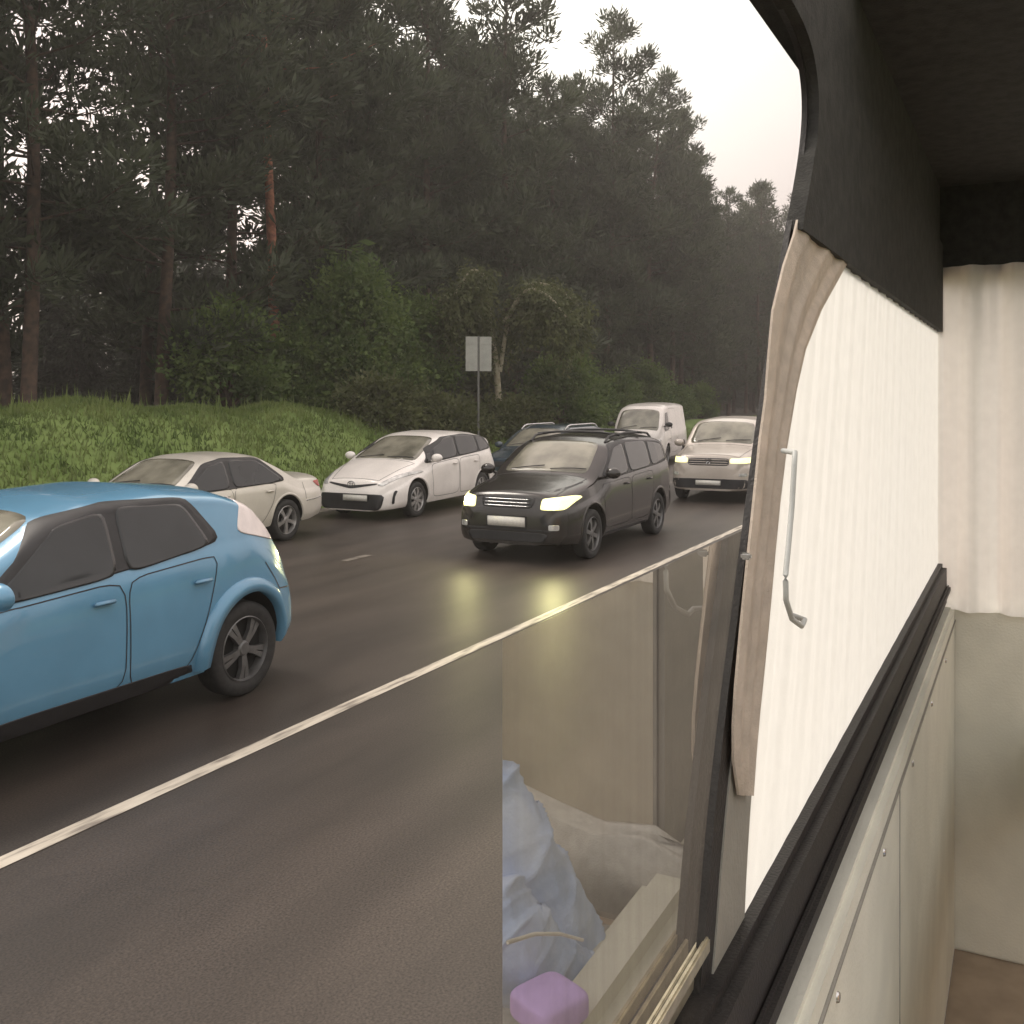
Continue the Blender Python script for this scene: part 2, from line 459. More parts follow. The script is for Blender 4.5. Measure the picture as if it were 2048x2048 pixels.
    for (pts, mode, cl) in spec.get('seams', []): ribbon(bm, bvh, pts, mode, .010, .002, closed=cl)
    if len(bm.verts): build('panel_gap', bm, M['black'], root)
    else: bm.free()
    # grille slats
    if 'slats' in spec:
        z0, z1, hy, n, th, m = spec['slats']
        bm = bmesh.new()
        for k in range(n):
            z = z0+(z1-z0)*(k+.5)/n
            pts = []
            for y in np.linspace(-hy, hy, 13):
                h = cast(bvh, y, z, 'front'); pts.append((h[0].x-.014, y, z))
            add_tube(bm, pts, th, 6)
        build('grille_bar', bm, m, root)
    if 'rails' in spec:
        x0, x1, yy = spec['rails']
        for s in (-1, 1):
            bm = bmesh.new(); pts = []
            for x in np.linspace(x0, x1, 14):
                h = cast(bvh, x, s*yy, 'top'); e_ = min(1, min(x-x0, x1-x)/.12)
                pts.append((x, s*yy, h[0].z + .05*e_))
            add_tube(bm, pts, .018, 8); build('roof_rail', bm, spec.get('railmat', M['black']), root)
        for x in spec.get('bars', []):
            h = cast(bvh, x, yy, 'top'); z = h[0].z+.07
            bm = bmesh.new(); add_tube(bm, [(x, -yy-.08, z-.02), (x, -yy*.6, z+.015), (x, 0, z+.02), (x, yy*.6, z+.015), (x, yy+.08, z-.02)], .019, 8)
            build('roof_bar', bm, M['black'], root)
    if 'bvhfn' in spec: spec['bvhfn'](root, bvh)
    return root

def emblem_ovals(root, bvh, y, z, r):
    h = cast(bvh, y, z, 'front'); x = h[0].x - .022
    bm = bmesh.new()
    def ring(cy, cz, a, b, th=.006):
        pts = [(x, cy+a*math.cos(2*PI*k/28), cz+b*math.sin(2*PI*k/28)) for k in range(29)]; add_tube(bm, pts, th, 6, cap=False)
    ring(y, z, r, r*.68); ring(y, z+.0*r, r*.36, r*.64); ring(y, z+r*.30, r*.66, r*.28)
    build('emblem', bm, M['mark'], root)
def emblem_h(root, bvh, y, z, r):
    h = cast(bvh, y, z, 'front'); x = h[0].x - .03
    bm = bmesh.new()
    for s in (-1, 1): add_tube(bm, [(x, y+s*r*.42, z-r*.7), (x, y+s*r*.55, z+r*.7)], .011, 6)
    add_tube(bm, [(x, y-r*.45, z), (x, y+r*.45, z)], .011, 6)
    pts = [(x, y-r, z+r*.85), (x, y+r, z+r*.85), (x, y+r*.8, z-r*.85), (x, y-r*.8, z-r*.85), (x, y-r, z+r*.85)]
    add_tube(bm, pts, .007, 6)
    build('emblem', bm, M['mark'], root)

# --- black people carrier with lit headlights
c = Car(4.50, .90, [(-.1, .55), (0, .66), (.035, .86), (.10, .93), (.6, 1.03), (1.02, 1.10), (1.10, 1.13), (1.78, 1.52), (2.1, 1.60), (2.8, 1.63), (3.7, 1.60), (4.1, 1.54), (4.34, 1.08), (4.42, .95), (4.5, .6)],
        [(0, .90), (1.1, 1.0), (4.4, 1.12)], tumble=.24)
def win_strip(c, xs, zlo, zhi): return [[(a0, zlo(a0)), (a1, zlo(a1)), (b1, zhi(b1)), (b0, zhi(b0))] for (a0, a1, b1, b0) in xs]
bz = lambda x: 1.0 + .12*(x-1.1)/3.3 + .035
tz = lambda x: min(1.52, 1.10 + (x-1.2)*.55)
black_spec = dict(R=.335, fx=.87, rx=3.52, rim=M['rimdark'], spokes=6, style=0,
    win=[[(1.30, bz(1.3)), (2.25, bz(2.25)), (2.25, 1.50), (1.88, 1.44)], [(2.33, bz(2.33)), (3.20, bz(3.2)), (3.20, 1.50), (2.33, 1.51)], [(3.28, bz(3.28)), (4.02, bz(4.0)+.05), (3.92, 1.42), (3.28, 1.49)]],
    trim=[(1.22, bz(1.2)-.02), (4.10, bz(4.1)-.0), (3.98, 1.47), (2.3, 1.55), (1.84, 1.49)],
    doors=[[(1.28, .36), (2.27, .36), (2.29, 1.02), (1.22, .98)], [(2.31, .36), (3.05, .36), (3.26, .80), (3.26, 1.05), (2.31, 1.02)]],
    handle_z=.93, mirror=(1.30, 1.10), ws=[(1.12, -.66), (1.12, .66), (1.86, .56), (1.86, -.56)],
    front=[('grille', [[(-.36, .73), (.36, .73), (.40, .87), (-.40, .87)]], 'front', M['black'], .004),
           ('air_intake', [[(-.55, .30), (.55, .30), (.60, .42), (-.60, .42)]], 'front', M['black'], .004),
           ('skid_strip', [[(-.66, .44), (.66, .44), (.66, .465), (-.66, .465)]], 'front', M['black'], .003)],
    lamps=[dict(poly=[(.48, .72), (.76, .72), (.82, .85), (.80, .89), (.49, .86)], m=M['lampon'], core=[(.58, .75), (.68, .75), (.68, .84), (.58, .83)]),
           dict(poly=[(.60, .46), (.72, .46), (.72, .53), (.60, .53)], m=M['lamp'], name='fog_lamp')],
    plates=[('number_plate', -.28, .28, .49, .62, M['plate'], .012)],
    slats=(.735, .865, .33, 3, .008, M['chrome']), rails=(1.95, 3.9, .60), bars=[2.35, 3.3],
    seams=[([(.12, -.62), (1.05, -.70), (1.05, .70), (.12, .62)], 'top', True), ([(.9, 1.03), (.2, .93)], 'left', False)],
    sill=[(1.3, .24), (3.05, .24), (3.05, .31), (1.3, .31)])
suv = make_car('people_carrier', c, P['black'], (11.65, 5.22+.90, 0), math.radians(0), black_spec)
tag(suv, 'black people carrier with roof rails and lit yellowish headlights', 'car')

# --- white hatchback wagon
c = Car(4.30, .88, [(-.1, .45), (0, .50), (.05, .65), (.14, .72), (.7, .93), (1.0, 1.02), (1.95, 1.42), (2.25, 1.49), (2.7, 1.515), (3.4, 1.48), (3.85, 1.40), (4.05, 1.20), (4.22, 1.0), (4.30, .9), (4.4, .5)],
        [(0, .82), (1.0, .92), (4.3, 1.10)], bottom=[(0, .17), (.5, .19), (3.8, .22), (4.3, .3)], tumble=.26)
bz = lambda x: .955 + .055*(x-1.1)
wspec = dict(R=.32, fx=.90, rx=3.45, rim=M['rim'], spokes=8,
    win=[[(1.22, bz(1.22)), (1.42, bz(1.42)), (1.46, 1.13), (1.40, 1.11)], [(1.52, bz(1.5)), (2.40, bz(2.4)), (2.40, 1.42), (2.08, 1.37), (1.56, 1.17)], [(2.47, bz(2.47)), (3.28, bz(3.28)), (3.22, 1.40), (2.47, 1.425)], [(3.34, bz(3.34)), (3.86, bz(3.86)+.03), (3.62, 1.33), (3.30, 1.385)]],
    trim=[(1.16, bz(1.16)-.02), (3.95, bz(3.9)+.0), (3.7, 1.36), (2.9, 1.445), (2.1, 1.41), (1.5, 1.20)],
    doors=[[(1.42, .32), (2.42, .32), (2.44, 1.0), (1.40, .93)], [(2.46, .32), (3.05, .32), (3.28, .70), (3.30, 1.02), (2.46, .99)]],
    handle_z=.90, mirror=(1.40, 1.02), ws=[(1.04, -.70), (1.04, .70), (1.98, .57), (1.98, -.57)],
    front=[('bumper_opening', [[(-.62, .19), (.62, .19), (.68, .47), (-.68, .47)]], 'front', M['black'], .012),
           ('grille', [[(-.52, .635), (0, .550), (.52, .635), (.52, .660), (0, .585), (-.52, .660)]], 'front', M['black'], .006)],
    lamps=[dict(poly=[(.52, .62), (.64, .61), (.84, .80), (.81, .84), (.67, .77)], m=M['lamp']),
           dict(poly=[(.765, .30), (.79, .30), (.80, .52), (.78, .53)], m=M['black'], name='fog_lamp')],
    plates=[('number_plate', -.38, .14, .345, .455, M['plate'], .022)],
    seams=[([(.16, -.50), (1.0, -.72), (1.0, .72), (.16, .50)], 'top', True)],
    bvhfn=lambda r, b: emblem_ovals(r, b, 0, .635, .075))
pr_ = make_car('estate_car', c, P['white'], (14.45, 9.85+.88, 0), math.radians(1.5), wspec)
tag(pr_, 'pearl white estate car with black lower bumper and V-shaped front, behind the cream saloon', 'car')

# --- cream saloon
c = Car(4.62, .86, [(-.1, .5), (0, .58), (.06, .68), (.7, .84), (1.30, .92), (1.38, .94), (2.02, 1.30), (2.3, 1.36), (2.9, 1.37), (3.18, 1.33), (3.82, 1.03), (3.95, .99), (4.50, .97), (4.60, .92), (4.64, .6), (4.7, .5)],
        [(0, .72), (1.3, .84), (4.6, .90)], tumble=.34)
bz = lambda x: .87 + .015*(x-1.3)
sspec = dict(R=.315, fx=.88, rx=3.58, rim=M['rim'], spokes=5,
    win=[[(1.50, bz(1.5)), (2.38, bz(2.4)), (2.38, 1.27), (2.06, 1.21)], [(2.46, bz(2.4)), (3.24, bz(3.2)), (3.50, bz(3.5)+.03), (3.04, 1.25), (2.46, 1.275)]],
    trim=[(1.42, bz(1.4)-.015), (3.62, bz(3.6)), (3.08, 1.29), (2.4, 1.31), (2.02, 1.245)],
    doors=[[(1.36, .30), (2.40, .30), (2.42, .90), (1.36, .87)], [(2.44, .30), (2.98, .30), (3.22, .60), (3.34, .90), (2.44, .90)]],
    handle_z=.79, mirror=(1.52, .93), ws=[(1.42, -.64), (1.42, .64), (2.05, .52), (2.05, -.52)], rw=[(3.16, -.50), (3.16, .50), (3.78, .60), (3.78, -.60)],
    front=[('grille', [[(-.4, .52), (.4, .52), (.4, .62), (-.4, .62)]], 'front', M['black'], .005)],
    lamps=[dict(poly=[(.46, .54), (.72, .54), (.74, .65), (.46, .64)], m=M['lamp']), dict(poly=[(.40, .75), (.72, .75), (.72, .86), (.40, .86)], m=M['tail'], name='tail_lamp', mode='rear')],
    sidepatch=[([(4.45, .76), (4.56, .76), (4.56, .86), (4.46, .86)], M['tail'], 'tail_lamp'), ([(4.02, .565), (4.55, .585), (4.55, .605), (4.02, .585)], M['chrome'], 'bumper_strip')],
    seams=[([(4.02, .60), (4.02, .90)], 'left', False)])
def spoiler(r, b):
    bm = bmesh.new()
    add_box(bm, 4.40, 4.56, -.58, .58, 1.003, 1.024, .008)
    for s in (-.5, .5): add_box(bm, 4.43, 4.52, s-.02, s+.02, .94, 1.005, .006)
    build('spoiler', bm, P['cream'], r)
sd = make_car('saloon_car', c, P['cream'], (8.35, 10.0+.86, 0), 0, sspec)
tag(sd, 'cream saloon car with a flat boot, half hidden behind the blue car', 'car')

# --- blue crossover
c = Car(4.12, .885, [(-.1, .6), (0, .70), (.05, .88), (.12, .95), (.7, 1.04), (1.0, 1.08), (1.85, 1.48), (2.2, 1.56), (2.8, 1.58), (3.3, 1.53), (3.58, 1.44), (3.86, 1.17), (3.96, 1.02), (4.04, .88), (4.12, .80), (4.2, .5)],
        [(0, .90), (1.0, .98), (3.2, 1.08), (4.1, 1.15)], tumble=.30)
bz = lambda x: 1.0 + .05*(x-1.1)
bspec = dict(R=.345, fx=.85, rx=3.40, rim=M['rimdark'], spokes=5, style=1, lip=.095, lipoff=.05, archmat=P['blue'],
    win=[[(1.35, bz(1.3)), (2.25, bz(2.2)), (2.25, 1.46), (1.88, 1.40)], [(2.33, bz(2.3)), (3.08, bz(3.0)+.05), (2.90, 1.45), (2.33, 1.475)]],
    trim=[(1.26, bz(1.2)-.01), (3.20, bz(3.2)+.05), (2.95, 1.49), (2.3, 1.51), (1.82, 1.44)],
    doors=[[(1.33, .34), (2.27, .34), (2.29, 1.03), (1.27, .98)], [(2.31, .34), (2.82, .34), (2.98, .66), (3.12, 1.08), (2.31, 1.03)]],
    handle_z=.92, mirror=(1.34, 1.07), ws=[(1.06, -.66), (1.06, .66), (1.88, .55), (1.88, -.55)], rw=[(3.52, -.46), (3.52, .46), (3.84, .52), (3.84, -.52)],
    front=[('grille', [[(-.34, .70), (.34, .70), (.40, .84), (-.40, .84)]], 'front', M['black'], .005)],
    lamps=[dict(poly=[(.5, .62), (.7, .62), (.7, .78), (.5, .78)], m=M['lamp'])],
    sidepatch=[([(3.36, 1.20), (3.84, 1.08), (3.89, 1.14), (3.66, 1.40), (3.48, 1.44)], M['tailclear'], 'tail_lamp')],
    seams=[([(3.62, .95), (3.80, .72), (4.05, .70)], 'left', False)],
    sill=[(1.30, .24), (2.88, .24), (2.88, .37), (1.30, .37)])
bl = make_car('crossover', c, P['blue'], (2.22, 5.08+.885, 0), 0, bspec)
tag(bl, 'sky blue crossover with flared wheel arches and pale tail lamps, closest car', 'car')

# --- white panel van
c = Car(4.65, .85, [(-.1, .7), (0, .85), (.05, 1.02), (.20, 1.14), (.75, 1.72), (1.0, 1.88), (1.5, 1.96), (3.0, 1.99), (4.35, 1.96), (4.55, 1.85), (4.62, 1.2), (4.65, .9), (4.7, .7)],
        [(0, 1.02), (4.6, 1.12)], tumble=.12, rr=.16, crown=3)
vspec = dict(R=.33, fx=.95, rx=3.5, rim=M['rimdark'], spokes=6,
    win=[[(.62, 1.10), (1.35, 1.14), (1.35, 1.68), (1.02, 1.66)]], doors=[[(.55, .4), (1.42, .4), (1.42, 1.12), (.50, 1.08)], [(1.5, .4), (2.6, .4), (2.6, 1.8), (1.5, 1.8)]],
    mirror=(.62, 1.28), mirrormat=M['black'], ws=[(.22, -.68), (.22, .68), (.84, .60), (.84, -.60)],
    front=[('grille', [[(-.45, .74), (.45, .74), (.45, .84), (-.45, .84)]], 'front', M['black'], .005)],
    lamps=[dict(poly=[(.5, .72), (.74, .72), (.76, .86), (.52, .86)], m=M['lamp'])], sidepatch=[([(1.62, 1.16), (1.80, 1.16), (1.80, 1.24), (1.62, 1.24)], M['black'], 'vent')])
vn = make_car('panel_van', c, P['vanw'], (29.2, 10.0+.85, 0), math.radians(7), vspec)
tag(vn, 'white panel van with rounded roof, farthest vehicle in the queue by the forest', 'van')

# --- dark blue estate hidden behind the black car
c = Car(4.5, .86, [(-.1, .5), (0, .62), (.05, .78), (.6, .93), (1.05, 1.0), (1.85, 1.42), (2.2, 1.50), (3.6, 1.50), (4.1, 1.44), (4.36, 1.05), (4.5, .9), (4.6, .5)], [(0, .82), (4.5, .98)], tumble=.25)
nspec = dict(R=.32, fx=.9, rx=3.5, spokes=5, win=[[(1.4, .95), (2.3, .97), (2.3, 1.38), (1.95, 1.33)], [(2.38, .97), (3.2, .99), (3.2, 1.40), (2.38, 1.39)], [(3.28, 1.0), (4.1, 1.05), (3.9, 1.36), (3.28, 1.39)]],
    doors=[[(1.35, .32), (2.3, .32), (2.33, .93), (1.3, .9)], [(2.36, .32), (3.0, .32), (3.2, .7), (3.2, .94), (2.36, .93)]], mirror=(1.42, 1.0),
    ws=[(1.1, -.66), (1.1, .66), (1.86, .54), (1.86, -.54)], front=[('grille', [[(-.4, .6), (.4, .6), (.4, .72), (-.4, .72)]], 'front', M['black'], .005)],
    lamps=[dict(poly=[(.46, .62), (.72, .62), (.76, .76), (.48, .74)], m=M['lamp'])], rails=(1.9, 3.9, .58), railmat=M['chrome'])
nv = make_car('dark_estate_car', c, P['navy'], (19.9, 9.6+.86, 0), 0, nspec)
tag(nv, 'dark blue estate car with silver roof rails, mostly hidden behind the black people carrier', 'car')

# --- champagne off-roader / minivan with lit lamps
c = Car(4.5, .88, [(-.1, .6), (0, .72), (.04, .93), (.10, 1.0), (.8, 1.10), (1.10, 1.15), (1.18, 1.18), (1.72, 1.62), (2.0, 1.70), (3.0, 1.74), (4.1, 1.70), (4.4, 1.1), (4.5, .9), (4.6, .6)], [(0, .92), (4.5, 1.05)], tumble=.16)
hspec = dict(R=.34, fx=.85, rx=3.5, win=[[(1.4, 1.06), (2.3, 1.07), (2.3, 1.58), (1.82, 1.56)], [(2.38, 1.07), (3.3, 1.08), (3.3, 1.60), (2.38, 1.59)], [(3.38, 1.08), (4.15, 1.1), (4.05, 1.58), (3.38, 1.6)]],
    doors=[[(1.3, .38), (2.3, .38), (2.33, 1.02), (1.28, 1.0)], [(2.36, .38), (3.0, .38), (3.2, .8), (3.2, 1.03), (2.36, 1.02)]], mirror=(1.38, 1.14), handle_z=.93,
    ws=[(1.20, -.70), (1.20, .70), (1.78, .62), (1.78, -.62)], 
    front=[('grille', [[(-.42, .77), (.42, .77), (.42, .92), (-.42, .92)]], 'front', M['black'], .005), ('air_intake', [[(-.80, .30), (.80, .30), (.80, .50), (-.80, .50)]], 'front', M['black'], .006)],
    lamps=[dict(poly=[(.44, .82), (.80, .82), (.84, .93), (.44, .92)], m=M['lampon']), dict(poly=[(.62, .56), (.76, .56), (.76, .62), (.62, .62)], m=M['lamp'], name='fog_lamp')],
    plates=[('number_plate', -.26, .26, .37, .47, M['plate'], .01)], slats=(.775, .915, .40, 3, .009, P['silver']), seams=[([(.12, -.62), (1.12, -.72), (1.12, .72), (.12, .62)], 'top', True)],
    bvhfn=lambda r, b: emblem_h(r, b, 0, .85, .06))
hv = make_car('minivan', c, P['silver'], (20.1, 5.0+.88, 0), math.radians(3), hspec)
tag(hv, 'champagne minivan with lit slim headlights behind the black people carrier, beside the window post', 'car')

# ------------------------------------------------------------------ ground, road, markings
def hgt(X, Y):
    """terrain height"""
    if Y < 11.9: return -0.03
    t = min(1, (Y-12.2)/4.2); t = max(0, t); s = t*t*(3-2*t)
    a = np.interp(X, [-60, 8, 17, 21, 26, 40, 120], [1.7, 1.9, 1.95, 1.75, 1.0, 0.75, 0.6])
    h = a*s
    if Y > 18: h -= 0.35*min(1, (Y-18)/8)*min(1, a/1.5)
    h += (0.10*math.sin(X*.9+Y*.5) + .07*math.sin(X*2.1-Y*1.3+1))*s
    return h - 0.03*(1-s)
xs = np.concatenate([np.arange(-400, -20, 20), np.arange(-20, 60, .5), np.arange(60, 130, 2), np.arange(130, 900, 40)])
ysg = np.concatenate([np.arange(-600, -10, 40), np.arange(-10, 12, 2), np.arange(12, 24, .35), np.arange(24, 60, 3), np.arange(60, 900, 50)])
v = [(x, y, hgt(x, y)) for y in ysg for x in xs]; nx = len(xs)
f = [(j*nx+i, j*nx+i+1, (j+1)*nx+i+1, (j+1)*nx+i) for j in range(len(ysg)-1) for i in range(nx-1)]
mg = mat('earth_and_turf', (0.11, 0.17, 0.035), 0.95, rgb2=(0.18, 0.25, 0.07), scale=.7, bump=.8, bscale=9)
t = mg.node_tree; p = t.nodes['Principled BSDF']
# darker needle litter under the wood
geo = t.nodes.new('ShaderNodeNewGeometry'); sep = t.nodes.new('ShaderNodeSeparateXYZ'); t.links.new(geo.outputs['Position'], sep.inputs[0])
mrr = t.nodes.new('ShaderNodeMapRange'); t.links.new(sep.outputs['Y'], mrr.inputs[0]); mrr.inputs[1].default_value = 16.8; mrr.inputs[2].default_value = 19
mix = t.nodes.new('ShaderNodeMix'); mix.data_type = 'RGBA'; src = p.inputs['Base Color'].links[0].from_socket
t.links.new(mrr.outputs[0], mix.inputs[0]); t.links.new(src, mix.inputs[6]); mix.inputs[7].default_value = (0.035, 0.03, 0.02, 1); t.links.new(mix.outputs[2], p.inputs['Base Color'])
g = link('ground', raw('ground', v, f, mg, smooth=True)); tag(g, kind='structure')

mr_ = bpy.data.materials.new('wet_asphalt'); mr_.use_nodes = True; t = mr_.node_tree; p = t.nodes['Principled BSDF']
tcn = t.nodes.new('ShaderNodeTexCoord')
def noise(t, scale, detail=5, vec=None, sx=None):
    n = t.nodes.new('ShaderNodeTexNoise'); n.inputs['Scale'].default_value = scale; n.inputs['Detail'].default_value = detail
    if sx:
        mp = t.nodes.new('ShaderNodeMapping'); mp.inputs['Scale'].default_value = sx; t.links.new(vec, mp.inputs[0]); vec = mp.outputs[0]
    t.links.new(vec, n.inputs['Vector']); return n.outputs[0]
def ramp(t, fac, stops):
    r = t.nodes.new('ShaderNodeValToRGB'); t.links.new(fac, r.inputs[0]); cr = r.color_ramp
    while len(cr.elements) < len(stops): cr.elements.new(.5)
    for e_, (ps, c_) in zip(cr.elements, stops): e_.position = ps; e_.color = (*c_, 1) if not isinstance(c_, float) else (c_, c_, c_, 1)
    return r.outputs[0]
def mixc(t, fac, a, b, mode='MULTIPLY'):
    m = t.nodes.new('ShaderNodeMix'); m.data_type = 'RGBA'; m.blend_type = mode
    if isinstance(fac, float): m.inputs[0].default_value = fac
    else: t.links.new(fac, m.inputs[0])
    t.links.new(a, m.inputs[6]); t.links.new(b, m.inputs[7]); return m.outputs[2]
ob = tcn.outputs['Object']
big = ramp(t, noise(t, .35, 6, ob, (.35, 1.4, 1)), [(.38, (0.040, 0.032, 0.027)), (.62, (0.064, 0.052, 0.043))])
fine = ramp(t, noise(t, 90, 3, ob), [(.3, .5), (.7, 1.5)])
patch_ = ramp(t, noise(t, 1.3, 4, ob, (.5, 1.6, 1)), [(.35, .82), (.6, 1.08)])
trk = ramp(t, noise(t, 1.0, 2, ob, (.02, 1.6, 1)), [(.4, .86), (.6, 1.12)])
vor = t.nodes.new('ShaderNodeTexVoronoi'); vor.feature = 'DISTANCE_TO_EDGE'; vor.inputs['Scale'].default_value = .42
wrp = t.nodes.new('ShaderNodeMapping'); t.links.new(ob, wrp.inputs[0]); nv_ = t.nodes.new('ShaderNodeTexNoise'); nv_.inputs['Scale'].default_value = 1.4; t.links.new(ob, nv_.inputs['Vector'])
va = t.nodes.new('ShaderNodeVectorMath'); va.operation = 'MULTIPLY_ADD'; t.links.new(nv_.outputs['Color'], va.inputs[0]); va.inputs[1].default_value = (1.6, 1.6, 0); t.links.new(ob, va.inputs[2]); t.links.new(va.outputs[0], vor.inputs['Vector'])
crk = ramp(t, vor.outputs['Distance'], [(.001, .88), (.010, 1.0)])
cc = mixc(t, 1.0, mixc(t, 1.0, mixc(t, 1.0, mixc(t, 1.0, big, fine), patch_), trk), crk)
t.links.new(cc, p.inputs['Base Color'])
t.links.new(ramp(t, noise(t, .6, 5, ob, (.3, 1.3, 1)), [(.25, .38), (.75, .52)]), p.inputs['Roughness'])
bn = t.nodes.new('ShaderNodeBump'); p.inputs['Specular IOR Level'].default_value = .38
bn.inputs['Strength'].default_value = .18; bn.inputs['Distance'].default_value = .004
t.links.new(noise(t, 70, 3, ob), bn.inputs['Height']); t.links.new(bn.outputs[0], p.inputs['Normal'])
def sheet(name, x0, x1, y0, y1, z, m, nxx=2, nyy=2):
    X = np.linspace(x0, x1, nxx); Y = np.linspace(y0, y1, nyy)
    v = [(x, y, z) for y in Y for x in X]; f = [(j*nxx+i, j*nxx+i+1, (j+1)*nxx+i+1, (j+1)*nxx+i) for j in range(nyy-1) for i in range(nxx-1)]
    return link(name, raw(name, v, f, m))
tag(sheet('road', -200, 600, -7, 11.95, 0.0, mr_), kind='structure')
ml = bpy.data.materials.new('worn_line_paint'); ml.use_nodes = True; t = ml.node_tree; p = t.nodes['Principled BSDF']; tcn = t.nodes.new('ShaderNodeTexCoord'); ob = tcn.outputs['Object']
t.links.new(ramp(t, noise(t, 9, 6, ob, (.3, 2, 1)), [(.36, (0.22, 0.19, 0.16)), (.50, (0.52, 0.47, 0.39)), (.7, (0.64, 0.58, 0.49))]), p.inputs['Base Color']); p.inputs['Roughness'].default_value = .45
tag(sheet('road_line', -60, 300, 4.25, 4.36, 0.004, ml), kind='structure')
ml2 = mat('worn_dash_paint', (0.10, .085, .075), .5, rgb2=(0.25, 0.22, 0.19), scale=7, detail=8)
for k, (a, b) in enumerate([(10.8, 11.35), (22.5, 25.0), (33, 36), (45, 48)]):
    o = sheet('road_dash', a, b, 8.06, 8.18, 0.004, ml2); tag(o, kind='structure')
mgv = mat('verge_gravel', (0.10, .09, .075), .95, rgb2=(0.19, .17, .14), scale=25, bump=.6, bscale=40)
tag(sheet('verge', -100, 300, 11.95, 12.6, -0.012, mgv), kind='structure')

# grass on the bank
def grass():
    n = 75000
    X = rng.uniform(3, 48, n); Y = 12.3 + 5.2*rng.random(n)**0.9
    keep = rng.random(n) < np.interp(X, [3, 26, 48], [1, .9, .5]); X, Y = X[keep], Y[keep]; n = len(X)
    Z = np.array([hgt(a, b) for a, b in zip(X, Y)])
    h = rng.uniform(.05, .15, n)*np.where(rng.random(n) < .03, 3.2, 1); a = rng.uniform(0, 2*PI, n); wv = rng.uniform(.012, .03, n); lean = rng.uniform(0, .12, n); la = rng.uniform(0, 2*PI, n)
    v = np.zeros((n, 3, 3)); cx, sx_ = np.cos(a)*wv, np.sin(a)*wv
    v[:, 0] = np.stack([X-cx, Y-sx_, Z-.02], 1); v[:, 1] = np.stack([X+cx, Y+sx_, Z-.02], 1); v[:, 2] = np.stack([X+np.cos(la)*lean, Y+np.sin(la)*lean, Z+h], 1)
    return v.reshape(-1, 3), np.arange(3*n).reshape(n, 3)
v, f = grass()
mgr = mat('grass_blades', (0.10, 0.15, 0.035), .75, rgb2=(0.21, 0.26, 0.08), scale=1.1, transl=.35)
tag(link('grass', raw('grass', v, f, mgr)), 'short green grass on the roadside bank', kind='stuff')

mh = bpy.data.materials.new('veil_air'); mh.use_nodes = True; t = mh.node_tree; t.nodes.remove(t.nodes['Principled BSDF'])
pv = t.nodes.new('ShaderNodeVolumePrincipled'); pv.inputs['Density'].default_value = 0.0018; pv.inputs['Color'].default_value = (.90, .85, .81, 1); pv.inputs['Anisotropy'].default_value = .3
t.links.new(pv.outputs[0], t.nodes['Material Output'].inputs['Volume'])
bm = bmesh.new(); add_box(bm, -410, 870, -610, 870, -1.2, 26); hz = build('veil', bm, mh, None, smooth=False); tag(hz, 'thin added glare haze', kind='stuff')  # thin volume added to imitate veiling glare over the distance

# ------------------------------------------------------------------ trees
def foliage_mat(name, a, b, scale, transl, attr=True):
    m = mat(name, a, .75, rgb2=b, scale=scale, transl=transl, detail=3)
    return m
mneedle = foliage_mat('pine_needles', (0.032, 0.044, 0.024), (0.075, 0.09, 0.05), .9, .3)
mneedle2 = foliage_mat('spruce_needles', (0.022, 0.030, 0.018), (0.045, 0.058, 0.032), .8, .2)
mleaf = foliage_mat('broad_leaves', (0.055, 0.095, 0.025), (0.135, 0.19, 0.05), 1.2, .4)
mleaf2 = foliage_mat('olive_leaves', (0.055, 0.068, 0.024), (0.12, 0.135, 0.05), 1.2, .35)
mbark = mat('pine_bark', (0.035, 0.024, 0.018), .9, rgb2=(0.085, 0.052, 0.034), scale=6, bump=.6, bscale=20)
mbarkred = mat('orange_pine_bark', (0.16, 0.06, 0.035), .85, rgb2=(0.36, 0.15, 0.09), scale=7, bump=.5, bscale=20)
mbirch = mat('pale_bark', (0.26, 0.23, 0.15), .85, rgb2=(0.42, 0.38, 0.28), scale=6)

def tufts(pts, dirs, sizes, per, length, width, spread=1.0, up=.35):
    """sprays of thin leaf triangles round each point"""
    n = len(pts); P_ = np.repeat(pts, per, 0); D = np.repeat(dirs, per, 0); S = np.repeat(sizes, per)
    m = n*per
    r = rng.normal(size=(m, 3)); r /= np.linalg.norm(r, axis=1, keepdims=True)
    d = D*.6 + r*spread + np.array([0, 0, up]); d /= np.linalg.norm(d, axis=1, keepdims=True)
    base = P_ + r*(S*.45)[:, None]*rng.random((m, 1))
    q = rng.normal(size=(m, 3)); s = np.cross(d, q); s /= np.linalg.norm(s, axis=1, keepdims=True)
    ln = (length*rng.uniform(.6, 1.3, m)*S)[:, None]; wd = (width*rng.uniform(.6, 1.3, m)*S)[:, None]
    v = np.stack([base - s*wd, base + d*ln*.55 + s*wd*.9, base + d*ln, base + d*ln*.45 - s*wd*1.6], 1)
    return v.reshape(-1, 3), np.arange(4*m).reshape(m, 4)

